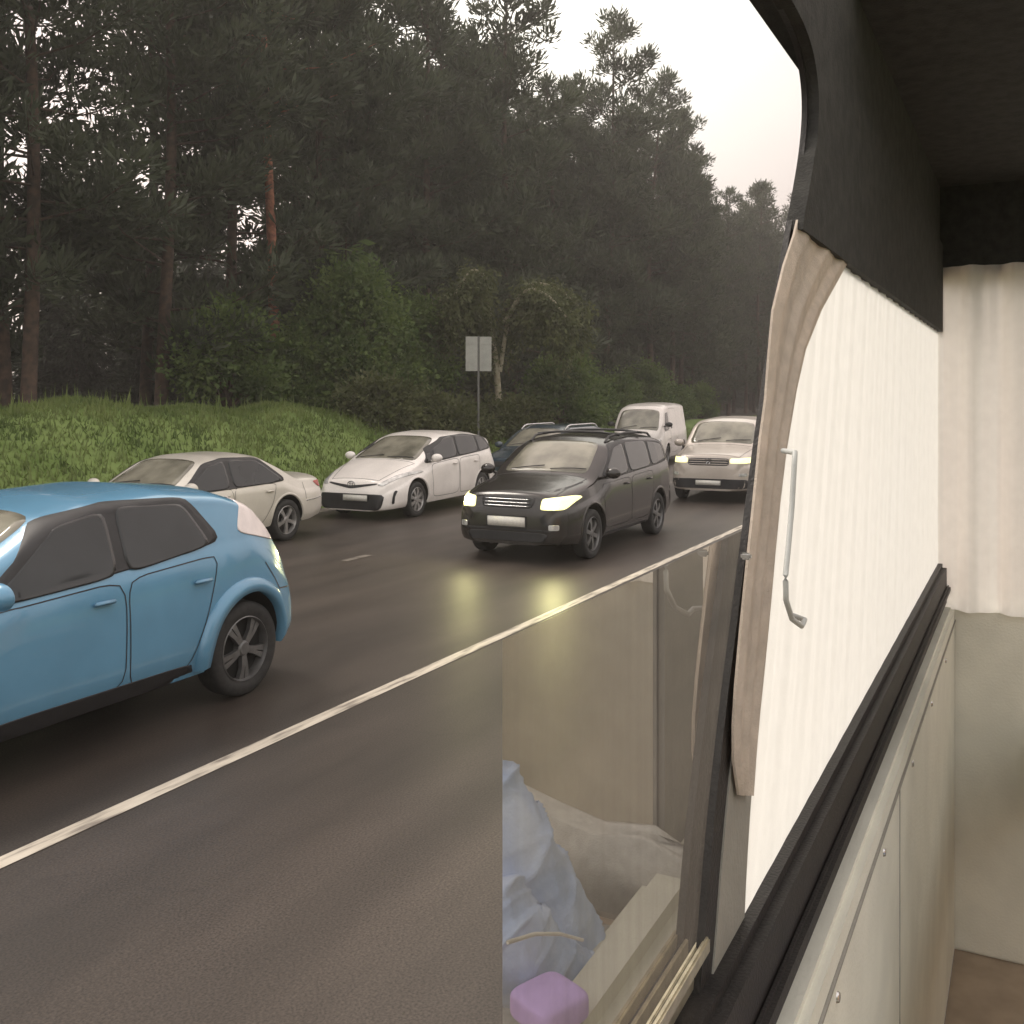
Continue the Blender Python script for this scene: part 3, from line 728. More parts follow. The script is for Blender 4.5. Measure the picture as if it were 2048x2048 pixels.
def pine(seed, H=19, low=.3, width=3.0, dens=1.0, red=False):
    r = random.Random(seed)
    bmt = bmesh.new(); lean = Vector((r.uniform(-.6, .6), r.uniform(-.4, .4), 0))
    tp = lambda t: Vector((lean.x*t*t + .12*math.sin(t*7+seed), lean.y*t*t + .12*math.cos(t*6+seed), H*t))
    ts = [i/14 for i in range(15)]
    add_tube(bmt, [tp(t) for t in ts], [.17*(1-t)**.8 + .015 for t in ts], 8)
    pts, dirs, sz = [], [], []
    nl = int(60*dens)
    limbs = []
    for i in range(nl):
        t = low + (1-low)*((i+r.random())/nl)**.92
        if t > .985: t = .985
        a = r.uniform(0, 2*PI); rel = (t-low)/(1-low)
        prof = (min(1, rel*4+.35))*(1-rel)**.62*1.05 + .10
        Ln = width*prof*r.uniform(.55, 1.12)
        b0 = tp(t); rise = r.uniform(-.12, .25) + rel*.5
        tip = b0 + Vector((math.cos(a)*Ln, math.sin(a)*Ln, Ln*rise))
        mid = b0.lerp(tip, .5) + Vector((0, 0, -Ln*.06 + .05))
        end = tip + Vector((0, 0, Ln*.12))
        add_tube(bmt, [b0, mid, end], [.035*(1-rel*.5)+.008, .022, .008], 4, cap=False)
        k = max(3, int(Ln*4.2))
        for j in range(k):
            u = .28 + .72*(j+r.random())/k
            q = (b0.lerp(mid, u*2) if u < .5 else mid.lerp(end, (u-.5)*2))
            side = r.uniform(-1, 1)*Ln*.36*(1.15-abs(u-.6)); 
            pos = q + Vector((-math.sin(a)*side, math.cos(a)*side, r.uniform(-.05, .18)))
            pts.append(pos); dirs.append(((end-b0).normalized()*.7 + Vector((0, 0, .5))).normalized()); sz.append(r.uniform(.7, 1.25)*(1.0 if rel < .85 else .8))
        pts.append(end); dirs.append(Vector((math.cos(a)*.4, math.sin(a)*.4, .9)).normalized()); sz.append(.9)
    for j in range(5):
        pts.append(tp(1.0)+Vector((r.uniform(-.15, .15), r.uniform(-.15, .15), -j*.22+.1))); dirs.append(Vector((0, 0, 1))); sz.append(.75)
    v, f = tufts(np.array(pts), np.array(dirs), np.array(sz), 36, .38, .036, spread=.95)
    crown = raw('crown', v, f, mneedle)
    me = bpy.data.meshes.new('trunk'); bmt.to_mesh(me); bmt.free(); me.materials.append(mbarkred if red else mbark); me.shade_smooth()
    return me, crown
def spruce(seed, H=17, width=2.7):
    r = random.Random(seed); bmt = bmesh.new()
    add_tube(bmt, [(0, 0, 0), (0, 0, H*.5), (0, 0, H)], [.16, .09, .015], 7)
    pts, dirs, sz = [], [], []
    z = 1.0
    while z < H-.3:
        rel = z/H; R_ = width*(1-rel)**.85 + .12
        for k in range(max(4, int(8*(1-rel)+3))):
            a = r.uniform(0, 2*PI); Ln = R_*r.uniform(.7, 1.15)
            for j in range(max(2, int(Ln*3.4))):
                u = (j+.6)/max(2, int(Ln*3.4)); d = Vector((math.cos(a), math.sin(a), -.25+.35*u))
                sd = r.uniform(-.3, .3)*(1-u*.5)
                pts.append(Vector((0, 0, z)) + d*Ln*u + Vector((-math.sin(a)*sd, math.cos(a)*sd, 0))); dirs.append(Vector((math.cos(a), math.sin(a), -.45)).normalized()); sz.append(r.uniform(.8, 1.2))
        z += .5 + .15*rel
    v, f = tufts(np.array(pts), np.array(dirs), np.array(sz), 14, .52, .055, spread=.55, up=-.15)
    crown = raw('crown', v, f, mneedle2)
    me = bpy.data.meshes.new('trunk'); bmt.to_mesh(me); bmt.free(); me.materials.append(mbark); me.shade_smooth()
    return me, crown
def broad(seed, H, width, m, leaf=.11, n=2600, base=.1, nclump=26, bark=None):
    """shrub or small tree: limbs with leafy clumps"""
    r = random.Random(seed); bmt = bmesh.new(); pts, dirs, sz = [], [], []
    for i in range(nclump):
        a = r.uniform(0, 2*PI); t = r.uniform(.15, 1); rad = width*.5*math.sqrt(r.random())*(1.0-.55*(t-.3)**2*2 if t > .3 else .9)*(1 - .45*max(0, t-.5))
        cpt = Vector((math.cos(a)*rad, math.sin(a)*rad, H*(base+(1-base)*t)*r.uniform(.85, 1.0)))
        add_tube(bmt, [(r.uniform(-.06, .06), r.uniform(-.06, .06), 0), (cpt.x*.35, cpt.y*.35, cpt.z*.5), tuple(cpt)], [.035 + H*.004, .022, .006], 5, cap=False)
        cs = width*.17*r.uniform(.7, 1.3)
        for j in range(n//nclump):
            d = Vector((r.gauss(0, 1), r.gauss(0, 1), r.gauss(0, .75)))
            pts.append(cpt + d*cs*.62); dirs.append(d.normalized() if d.length else Vector((0, 0, 1))); sz.append(r.uniform(.7, 1.3))
    v, f = tufts(np.array(pts), np.array(dirs), np.array(sz), 5, leaf*1.3, leaf*.38, spread=1.0, up=0)
    crown = raw('foliage', v, f, m)
    me = bpy.data.meshes.new('stem'); bmt.to_mesh(me); bmt.free(); me.materials.append(bark or mbark); me.shade_smooth()
    return me, crown
def plant_tree(name, meshes, x, y, s=1.0, rz=0, label=None, cat='tree', group=None, names=('trunk', 'crown'), sx=None):
    e_ = empty(name, (x, y, hgt(x, y)-.05), rz); e_.scale = (s*(sx or 1), s*(sx or 1), s)
    for nm, me in zip(names, meshes): link(nm, me, e_)
    tag(e_, label, cat, group); return e_

pines = [pine(i, 19, low=lo, width=wd) for i, (lo, wd) in enumerate([(.22, 3.3), (.12, 3.6), (.30, 3.2), (.08, 3.5), (.18, 3.9), (.05, 3.7)])]
redpine = pine(21, 19, low=.45, width=3.0, red=True)
spr = [spruce(31, 17, 2.8), spruce(32, 15, 3.1), spruce(33, 18, 2.6)]
def place(px, Y): # ground point on line Y under the pixel column
    az = YAW - math.atan((px-1024)/2000); return Y/math.tan(az)
npine = 0
used = []
def put_pine(X, Y, H, k, label=None, group='pines of the roadside wood', mesh=None):
    return plant_tree('pine_tree', mesh or pines[k % 6], X, Y, H/19, random.uniform(0, 6.28), label, 'pine', group)
GL = 'tall dark green pine in the dense wood beyond the road'
# individually placed front row (pixel column, lateral distance, height)
hero = [(1215, 20.0, 21.5, 1, 'tallest pine against the pale sky, right of the gap in the treetops'), (1300, 20.5, 20.5, 4, None), (1130, 23, 18.6, 2, None), (1080, 24.5, 18.0, 0, None),
        (1010, 20.0, 21.0, 5, 'pine whose jagged right side meets the bright sky above the road sign'), (1360, 20.5, 19.6, 3, None), (1410, 21, 17.0, 1, None), (1455, 21, 17.5, 5, None), (1490, 22, 16.5, 2, None), (1530, 22, 16.8, 3, None), (1565, 22, 17.5, 0, None), (1250, 23, 19, 0, None)]
for (px, Y, H, k, lb) in hero:
    X = place(px, Y); used.append((X, Y)); put_pine(X, Y, H, k, lb or GL, None if lb else 'pines of the roadside wood')
for (px, Y, H, k) in ((455, 20.6, 19, 3), (330, 20.0, 19, 5), (60, 19.6, 18, 1), (10, 22, 19, 5), (640, 20.4, 19, 1), (860, 20.8, 20, 3)):
    X = place(px, Y); used.append((X, Y)); put_pine(X, Y, H, k, GL)
X = place(541, 19.6); used.append((X, 20.2))
plant_tree('pine_tree', redpine, X, 19.6, 1.0, .4, 'pine with a bare orange-red trunk above the grass bank', 'pine')
for row, (Y0, step, hh) in enumerate([(20.3, 4.2, 19.5), (24.5, 4.4, 20), (29.5, 4.8, 20)]):
    X = 6 + row*1.3
    while X < 118:
        x = X + random.uniform(-1, 1); y = Y0 + random.uniform(-1.1, 1.1)
        if all((x-a)**2+(y-b)**2 > 6.5 for a, b in used) and not (row == 2 and x < 36) and not (row == 1 and x < 36 and random.random() < .45):
            az = math.degrees(math.atan2(y, x)); H = hh*random.uniform(.88, 1.04)
            if 24 < az < 26.8: H = min(H, 17.5*math.hypot(x, y)/47)
            used.append((x, y)); put_pine(x, y, H, random.randrange(6), GL)
        X += step*random.uniform(.8, 1.2)
GS = 'dark spruce closing the view deep inside the wood'
for row, (Y0, step) in enumerate([(34, 4.6), (39, 4.8), (45, 5.5), (31.5, 3.1)]):
    X = 4 + row*2
    while X < (44 if row == 3 else 165):
        x = X + random.uniform(-1, 1); y = Y0 + random.uniform(-1.5, 1.5)
        plant_tree('spruce_tree', spr[random.randrange(3)], x, y, random.uniform(.72, .95)*(.74 if x < 44 else 1), random.uniform(0, 6.28), GS, 'spruce', 'spruces deep in the wood')
        X += step*random.uniform(.85, 1.15)

# shrubs and small trees along the edge
sh = [broad(51, 3.0, 2.6, mleaf, n=2400), broad(52, 2.2, 2.4, mleaf, n=1900), broad(53, 5.0, 3.4, mleaf, n=3800, nclump=34), broad(54, 1.3, 2.2, mleaf2, n=1500)]
def shrub(px, Y, k, s, label, name='shrub', cat='shrub', group=None, sx=None):
    return plant_tree(name, sh[k], place(px, Y), Y, s, random.uniform(0, 6), label, cat, group, ('stem', 'foliage'), sx)
shrub(715, 17.4, 2, .92, 'bright green leafy shrub standing just left of the arching tree')
shrub(800, 18.0, 2, .85, 'broad green shrub under the left end of the arched branch')
shrub(655, 18.2, 0, 1.2, 'low green shrub at the left foot of the bright leafy shrub')
shrub(1125, 16.2, 0, 1.05, 'rounded yellow-green shrub behind the black car, right of the sign')
shrub(1170, 17.5, 1, 1.0, 'small dark shrub between the rounded shrub and the white van')
for i, px in enumerate((760, 812, 868, 925, 985, 1045)):
    shrub(px, 15.4+.3*math.sin(i*2), 3, .85+.12*math.sin(i*3), 'low grey-green shrub in the row behind the white estate car', group='low shrubs behind the estate car')
for i, px in enumerate((455, 520, 585, 1230, 1290, 1345, 1400)):
    shrub(px, 18.6+.5*math.sin(i*2), 1 if i % 2 else 0, .95+.2*math.sin(i*5), 'dark shrub at the foot of the wood', group='shrubs at the foot of the wood')
yc = spruce(61, 6.2, 1.1); yc[1].materials.clear(); yc[1].materials.append(mleaf)
plant_tree('young_conifer', yc, place(692, 18.8), 18.8, .98, 0, 'small pointed light green conifer rising above the leafy shrub', 'conifer')
for k in range(16):
    X = -30 + k*7.5
    plant_tree('spruce_tree', spr[k % 3], X, -38+2*math.sin(k*3), 1.1, k, 'dark spruce on the far side of the road behind the minibus', 'spruce', 'spruces behind the minibus')

def arching():
    r = random.Random(5); bmt = bmesh.new(); pts, dirs, sz = [], [], []
    limbs = [[(0, 0, 0), (-.1, 0, 2.5), (-.4, 0, 4.6), (-1.5, -.4, 5.5), (-2.6, -.6, 5.0), (-3.7, -.7, 4.0)],
             [(0, 0, 2.5), (.3, .1, 4.6), (1.0, 0, 5.9), (2.1, -.1, 5.7), (3.1, -.2, 4.8)],
             [(-.4, 0, 4.6), (-.5, -.8, 6.0), (-1.0, -1.6, 6.2), (-1.6, -2.0, 5.2)],
             [(-.3, 0, 4.0), (-1.6, .5, 5.0), (-2.8, .9, 4.6), (-3.6, 1.0, 3.6)], [(.2, 0, 4.4), (1.0, -1, 5.6), (1.8, -1.5, 5.2), (2.4, -1.7, 4.4)]]
    for li, lm in enumerate(limbs):
        P_ = [Vector(p) for p in lm]; dense = []
        for a, b in zip(P_, P_[1:]): dense += [a.lerp(b, t/4) for t in range(4)]
        dense.append(P_[-1])
        for _ in range(2): dense = [dense[0]] + [(dense[i-1]+dense[i]*2+dense[i+1])/4 for i in range(1, len(dense)-1)] + [dense[-1]]
        n = len(dense); add_tube(bmt, dense, [(.12 if li == 0 else .07)*(1-.75*i/n)+.018 for i in range(n)], 7)
        for i in range(n//3, n):
            for k in range(9):
                q = dense[i] + Vector((r.gauss(0, .16), r.gauss(0, .3), .05)); Ln = r.uniform(.6, 2.6)*(1-.2*i/n)
                m_ = int(Ln*7)
                for j in range(m_):
                    u = j/m_; pts.append(q + Vector((r.gauss(0, .05)+math.sin(u*3+k)*.1, r.gauss(0, .05), -Ln*u))); dirs.append(Vector((0, 0, -1))); sz.append(r.uniform(.7, 1.2))
    v, f = tufts(np.array(pts), np.array(dirs), np.array(sz), 5, .17, .04, spread=.8, up=-.2)
    crown = raw('crown', v, f, mleaf2)
    me = bpy.data.meshes.new('trunk'); bmt.to_mesh(me); bmt.free(); me.materials.append(mbirch); me.shade_smooth()
    return me, crown
plant_tree('drooping_tree', arching(), place(1000, 15.9), 15.9, .90, YAW-PI/2, 'drooping tree with a pale arched branch and hanging twigs behind the road sign', 'tree')

# ------------------------------------------------------------------ road sign seen from behind
X = place(957, 14.2); sg = empty('road_sign', (X, 14.2, hgt(X, 14.2)), math.radians(27.4-90+12))
tag(sg, 'pair of pale grey upright sign boards on a thin post, seen from behind', 'sign')
msign = mat('grey_sign_back', (0.36, 0.36, 0.33), .55, .2, noise=.08, scale=5); mpost = mat('galvanised_post', (0.17, 0.17, 0.16), .6, .4, noise=.15, scale=8)
zc = 3.42 - hgt(X, 14.2)
for s in (-1, 1):
    bm = bmesh.new(); add_box(bm, s*.205-.175, s*.205+.175, -.02, -.005, zc-.5, zc+.5, .004); add_box(bm, s*.205-.16, s*.205+.16, -.03, -.02, zc+.28, zc+.31); add_box(bm, s*.205-.16, s*.205+.16, -.03, -.02, zc-.31, zc-.28)
    build('sign_board', bm, msign, sg, smooth=False)
bm = bmesh.new(); add_tube(bm, [(0, .03, -.1), (0, .03, zc+.52)], .032, 10); build('post', bm, mpost, sg, sharp=40)

# ------------------------------------------------------------------ inside of the minibus
def up(px, py, Y):
    t_ = (px-1024)/2000; u = (792-py)/2000
    d = (math.cos(YAW)+math.sin(YAW)*t_, math.sin(YAW)-math.cos(YAW)*t_, u); s = Y/d[1]
    return (d[0]*s, EYE + d[2]*s)          # X, z on the wall plane Y
bus = empty('minibus', (0, 0, 0)); tag(bus, 'inside wall of the minibus with its dark-edged window, cream panel and sloping post', 'minibus')
mrub = mat('window_rubber', (0.014, 0.012, 0.011), .55, noise=.25, scale=30, bump=.2, bscale=200)
mcream = mat('cream_panel', (0.70, 0.69, 0.60), .6, noise=.06, scale=6, bump=.15, bscale=120)
mhead = mat('dark_headlining', (0.030, 0.029, 0.026), .95, noise=.3, scale=30, bump=.3, bscale=200)
malu = mat('brushed_channel', (0.55, 0.5, 0.38), .35, .8, noise=.15, scale=60)
mgrey = mat('grey_trim', (0.25, 0.24, 0.21), .7, noise=.08, scale=12, bump=.15, bscale=150)
mcurt = mat('beige_curtain_cloth', (0.62, 0.54, 0.46), .9, noise=.08, scale=40, transl=.3, bump=.3, bscale=300)
mwhite = mat('white_glare_cloth', (0.93, 0.92, 0.88), .9, noise=.02, scale=30, transl=.75, bump=.2, bscale=250)
WY = .30
def strip_wall(name, left, right, y0, y1, m, parent=bus, ripple=None, nu=1, thick=True):
    """solid between two (X,z) polylines of equal length, from y0 to y1"""
    bm = bmesh.new(); front, back = [], []
    for (a, b) in zip(left, right):
        fr, bk = [], []
        for k in range(nu+1):
            u = k/nu; X_ = a[0]+(b[0]-a[0])*u; z_ = a[1]+(b[1]-a[1])*u; dy = ripple(u, z_) if ripple else 0
            fr.append(bm.verts.new((X_, y0+dy, z_))); bk.append(bm.verts.new((X_, y1+dy, z_)))
        front.append(fr); back.append(bk)
    n = len(front)
    for i in range(n-1):
        for k in range(nu):
            bm.faces.new((front[i][k], front[i][k+1], front[i+1][k+1], front[i+1][k])); bm.faces.new((back[i][k+1], back[i][k], back[i+1][k], back[i+1][k+1]))
        bm.faces.new((front[i][0], front[i+1][0], back[i+1][0], back[i][0])); bm.faces.new((front[i+1][-1], front[i][-1], back[i][-1], back[i+1][-1]))
    for i, rv in ((0, 1), (n-1, -1)):
        for k in range(nu):
            q = [front[i][k], back[i][k], back[i][k+1], front[i][k+1]]; bm.faces.new(q[::rv])
    bmesh.ops.recalc_face_normals(bm, faces=bm.faces)
    return build(name, bm, m, parent, sharp=45)
edge = [(1500, -110), (1540, -10), (1570, 40), (1592, 95), (1604, 160), (1607, 225), (1601, 300), (1588, 380), (1572, 460), (1556, 560), (1542, 660), (1527, 760), (1510, 880), (1493, 1010), (1478, 1130), (1463, 1250), (1447, 1370), (1432, 1500), (1419, 1620), (1408, 1740), (1399, 1860), (1391, 1950), (1383, 2048), (1374, 2200)]
for _ in range(2):
    q_ = [edge[0]]
    for a_, b_ in zip(edge, edge[1:]): q_ += [(a_[0]*.75+b_[0]*.25, a_[1]*.75+b_[1]*.25), (a_[0]*.25+b_[0]*.75, a_[1]*.25+b_[1]*.75)]
    edge = q_ + [edge[-1]]
inner = [up(x, y, WY) for x, y in edge]
outer = [(a+.012+.004*(z-1.6)+.004, z) for (a, z) in inner]
outer = [up(x+(27 if y > 300 else 30+(300-y)*.3), y+(0 if y > 300 else -10), WY) for x, y in edge]
strip_wall('window_seal', [up(x, y, WY) for x, y in edge], outer, WY-.006, WY+.002, mrub)
# dark pillar cover between the windows, above (upper part dark, hidden by the curtain lower down)
zt = 2.74
bm = bmesh.new(); add_box(bm, -.3, 3.9, WY-.012, WY+.04, 2.735, 2.98, .004)
build('upper_wall', bm, mhead, bus, sharp=40)
pe = [up(x+(8 if y > 300 else 10), y, WY-.006) for x, y in edge if y < 560]
pe = [(x, min(z, 2.80)) for x, z in pe if z > 2.44]; pe.append((pe[-1][0]-.012, 2.43)); pe.append(pe[-1])
strip_wall('corner_lining', [(x, z) for x, z in pe[:-1]], [(3.9, max(2.43, z-.0)) for x, z in pe[:-1]], WY-.022, WY+.001, mhead)
bm = bmesh.new(); add_box(bm, 1.9, 3.95, -.7, WY+.03, 2.95, 3.0, .01); build('ceiling', bm, mhead, bus, sharp=40)
# corner fillet of dark lining above the rounded window corner
# lower wall and seals
bm = bmesh.new(); add_box(bm, -.4, 3.9, WY-.06, WY+.05, .22, 1.447, .012); build('lower_wall', bm, mcream, bus, sharp=40)
bm = bmesh.new(); add_box(bm, -.4, 3.9, WY-.035, WY+.035, 1.449, 1.60, .014); add_box(bm, -.4, 3.9, WY-.048, WY-.032, 1.50, 1.525, .006)
build('sill_seal', bm, mrub, bus, sharp=40)
bm = bmesh.new(); add_box(bm, -.4, 1.0, WY-.01, WY-.004, 1.632, 1.648, .002); add_box(bm, -.4, 1.0, WY+.001, WY+.005, 1.602, 1.640, .001)
build('window_channel', bm, malu, bus, sharp=40)
# pillar trim: cream-grey post right of the seal
ptrim_l = [up(x+22, y, WY-.001) for x, y in edge if y > 430]; ptrim_r = [up(x+34+(y-430)*.030, y, WY-.001) for x, y in edge if y > 430]
strip_wall('pillar_trim', ptrim_l, ptrim_r, WY-.008, WY+.002, mgrey)
bm = bmesh.new()
for x_ in (1.45, 1.95, 2.45, 2.95, 3.45): add_lathe(bm, [(.0001, -.004), (.006, -.004), (.008, 0)], 12, cx=x_, cy=WY-.06, cz=1.36)
build('screw', bm, M['chrome'], bus); bm = bmesh.new(); add_box(bm, -.4, 3.9, WY-.064, WY-.058, 1.395, 1.401); add_box(bm, 2.2, 2.206, WY-.0615, WY-.058, .22, 1.395); build('panel_seam', bm, mgrey, bus)
# clear pane of the big window
mpane = bpy.data.materials.new('clear_pane'); mpane.use_nodes = True; t = mpane.node_tree; t.nodes.remove(t.nodes['Principled BSDF'])
tb = t.nodes.new('ShaderNodeBsdfTransparent'); tb.inputs[0].default_value = (.97, .97, .965, 1); t.links.new(tb.outputs[0], t.nodes['Material Output'].inputs[0])
gl = [(x, z) for x, z in inner]
pl = [(-.35, z) for x, z in inner]
bm = bmesh.new(); vs = [bm.verts.new((x, WY+.004, z)) for x, z in inner] ; vs2 = [bm.verts.new((-.35, WY+.004, z)) for z in (inner[-1][1], inner[0][1])]
bm.faces.new(vs+vs2); build('window_pane', bm, mpane, bus, smooth=False)
# lower sliding pane: tinted, mirrors the lap and seat behind the camera side
mslide = bpy.data.materials.new('reflecting_pane'); mslide.use_nodes = True; t = mslide.node_tree; t.nodes.remove(t.nodes['Principled BSDF'])
tb = t.nodes.new('ShaderNodeBsdfTransparent'); tb.inputs[0].default_value = (.95, .93, .88, 1)
gb = t.nodes.new('ShaderNodeBsdfGlossy'); gb.inputs['Roughness'].default_value = 0.0; gb.inputs[0].default_value = (1, .97, .92, 1)
mx = t.nodes.new('ShaderNodeMixShader'); tcs = t.nodes.new('ShaderNodeTexCoord')
t.links.new(ramp(t, noise(t, 6, 5, tcs.outputs['Object'], (14, 1, .25)), [(.3, .42), (.7, .50)]), mx.inputs[0])
t.links.new(tb.outputs[0], mx.inputs[1]); t.links.new(gb.outputs[0], mx.inputs[2]); t.links.new(mx.outputs[0], t.nodes['Material Output'].inputs[0])
PY = WY+.009
xa, za = up(1005, 1280, PY); ztop = za
rt = [(px_, y) for px_, y in edge if y > 1080]
poly = [(xa, 1.60), (xa, ztop)] + [up(1483, 1062, PY)] + [up(x, y, PY) for x, y in rt]
poly = [p_ if p_[1] > 1.60 else (p_[0], 1.60) for p_ in poly]
bm = bmesh.new(); bm.faces.new([bm.verts.new((x, PY, z)) for x, z in poly]); build('sliding_pane', bm, mslide, bus, smooth=False)

# curtains
def rip(amp, freq, ph=0): return lambda u, z: -amp*(math.sin(u*freq*2*PI+ph)+.4*math.sin(u*freq*4.3*PI+z*2))
cl = [(1604, 400), (1588, 470), (1568, 530), (1546, 620), (1537, 720), (1531, 800), (1520, 880), (1508, 1000), (1494, 1130), (1481, 1260), (1471, 1370), (1466, 1450), (1466, 1520), (1476, 1590)]
crr = [(1760, 400), (1730, 470), (1690, 530), (1640, 620), (1608, 700), (1590, 780), (1570, 900), (1558, 1000), (1548, 1100), (1538, 1210), (1526, 1330), (1516, 1420), (1508, 1500), (1500, 1590)]
A_ = [up(x, y, WY-.013) for x, y in cl]; B_ = [up(x, y, WY-.013) for x, y in crr]
cu = strip_wall('curtain', A_, B_, WY-.015, WY-.012, mcurt, parent=None, ripple=rip(.003, 2.5), nu=26)
tag(cu, 'beige curtain gathered in a narrow strip beside the black window post', 'curtain')
def cloth(name, rows, m, label):
    bm = bmesh.new(); V = [[bm.verts.new(p_) for p_ in r_] for r_ in rows]
    for a, b in zip(V, V[1:]):
        for k in range(len(a)-1): bm.faces.new((a[k], a[k+1], b[k+1], b[k]))
    return tag(build(name, bm, m, None), label, 'curtain')
rows = []
for z in np.linspace(2.50, 1.59, 12):
    X0 = 1.12+.44*(z-1.6)
    rows.append([(X0+(3.89-X0)*u, WY-.006-(.0024*math.sin(u*19*2*PI+.5*math.sin(z*3))+.0008*math.sin(u*53*2*PI))*min(1, max(0, (z-1.60)/.12)), z) for u in np.linspace(0, 1, 420)])
cw = cloth('curtain', rows, mwhite, 'white curtain standing in for the overexposed next window forward')  # made-up backlit cloth in place of the burnt-out clear window
# cab bulkhead; its white curtain is added, standing in for the glaring windscreen
bm = bmesh.new(); add_box(bm, 3.9, 3.95, -1.6, WY+.05, 2.62, 3.0, .01); build('cab_header', bm, mhead, bus, sharp=40)
bm = bmesh.new(); add_box(bm, 3.9, 3.95, -1.6, WY+.05, .22, 1.45, .01); build('cab_partition', bm, mcream, bus, sharp=40)
cb = bmesh.new()
ys_ = np.linspace(WY-.006, -1.55, 160); rows = []
for z in (2.66, 2.2, 1.7, 1.44): rows.append([(3.87-.02*math.sin(y*42)-.008*math.sin(y*97+z), y, z) for y in ys_])
V = [[cb.verts.new(p_) for p_ in r_] for r_ in rows]
for a, b in zip(V, V[1:]):
    for k in range(len(ys_)-1): cb.faces.new((a[k], a[k+1], b[k+1], b[k]))
o = build('curtain', cb, mwhite, None); tag(o, 'white curtain standing in for the bright windscreen at the front cab opening', 'curtain')
# far side of the saloon (seen only mirrored)
bm = bmesh.new(); add_box(bm, .9, 8.2, -1.62, -1.56, .22, 1.9, .01); build('far_wall', bm, mat('brown_wall_lining', (0.60, .42, .27), .8, noise=.1), bus, sharp=40)
# grey loop added in place of the wing mirror outside the front window
bm = bmesh.new(); pth = [up(x, y, WY-.06) for x, y in [(1590, 905), (1584, 1010), (1577, 1090), (1571, 1150), (1572, 1200), (1584, 1238), (1603, 1252), (1612, 1236)]]
dense = [];
for a, b in zip(pth, pth[1:]): dense += [((a[0]*(1-k/4)+b[0]*k/4), WY-.06, (a[1]*(1-k/4)+b[1]*k/4)) for k in range(4)]
dense += [(dense[-1][0]+.02, WY-.04, dense[-1][2])]
add_tube(bm, [(dense[0][0]+.03, WY-.04, dense[0][2])]+dense, .0032, 10); build('mirror_standin', bm, mat('grey_mirror_loop', (.45, .46, .44), .5, noise=.05), bus)
# little catch on the post
bm = bmesh.new(); x_, z_ = up(1489, 1112, WY-.014); add_box(bm, x_-.004, x_+.004, WY-.022, WY-.010, z_-.004, z_+.004, .002); build('window_catch', bm, M['chrome'], bus, sharp=40)

# seats and jacket on the passenger side of the camera (mirrored in the sliding pane)
mseat = mat('grey_seat_cloth', (0.60, 0.59, 0.56), .9, noise=.1, scale=30, bump=.3, bscale=200)
def blob(name, cen, rad, m, parent, pw=.6, rot=0, noise_=0.0, seed=0, roty=0):
    bm = bmesh.new(); r = bmesh.ops.create_uvsphere(bm, u_segments=96, v_segments=64, radius=1); rr = random.Random(seed)
    Mx = Matrix.Translation(cen) @ Matrix.Rotation(rot, 4, 'Z') @ Matrix.Rotation(roty, 4, 'Y')
    for v_ in r['verts']:
        q = v_.co; s3 = [math.copysign(abs(c_)**pw, c_) for c_ in q]
        f1 = 1-abs(math.sin(q.x*3.1+q.z*4.2+q.y*2.2+seed)); f2 = 1-abs(math.sin(q.y*4.3-q.z*3.2+1.2*math.sin(q.x*3)+seed*2)); f3 = 1-abs(math.sin(q.x*8+q.y*7-q.z*9))
        k = 1 + noise_*(1.6*f1*f1 + 1.3*f2*f2 + .5*f3 - 1.4)
        v_.co = Mx @ Vector((s3[0]*rad[0]*k, s3[1]*rad[1]*k, s3[2]*rad[2]*k))
    return build(name, bm, m, parent)
def upv(px, py, Yv): # point whose mirror image in the pane shows at this pixel
    X_, z_ = up(px, py, Yv); return X_, 2*(WY+.02)-Yv, z_
st = empty('bus_seat', (2.2, -.4, .75)); tag(st, 'pale grey bus seat mirrored in the lower window pane', 'seat')
def wedge(name, pts_top, x0, x1, zb, m, parent, bev=.03):
    # board across the cabin: profile in (Y, z), thickness x0..x1
    bm = bmesh.new(); prof = pts_top + [(pts_top[-1][0], zb), (pts_top[0][0], zb)]
    a = [bm.verts.new((x0, y, z)) for y, z in prof]; b = [bm.verts.new((x1, y, z)) for y, z in prof]; n = len(prof)
    bm.faces.new(a); bm.faces.new(b[::-1])
    for k in range(n): bm.faces.new((a[k], b[k], b[(k+1) % n], a[(k+1) % n]))
    bmesh.ops.bevel(bm, geom=bm.edges[:], offset=bev, segments=3, affect='EDGES', clamp_overlap=True)
    bmesh.ops.recalc_face_normals(bm, faces=bm.faces)
    return build(name, bm, m, parent)
MY = 2*PY
bk = wedge('backrest', [(MY-.66, 1.15), (MY-.80, 1.14), (MY-.93, 1.155), (MY-1.05, 1.18), (MY-1.17, 1.21), (MY-1.3, 1.22)], 2.2, 2.29, .95, mseat, st)
cs = wedge('cushion', [(MY-.66, .98), (MY-1.3, .98)], 1.7, 2.18, .88, mseat, st)
for o_ in (bk, cs): o_.location = (-2.2, .4, -.75)
mden = mat('light_denim', (0.40, 0.53, 0.80), .9, rgb2=(.60, .71, .92), scale=9, bump=.4, bscale=50)
dj = empty('denim_jeans', (1.75, MY-.90, 1.0)); tag(dj, 'light blue denim jeans heaped in folds on the grey seat', 'jeans')
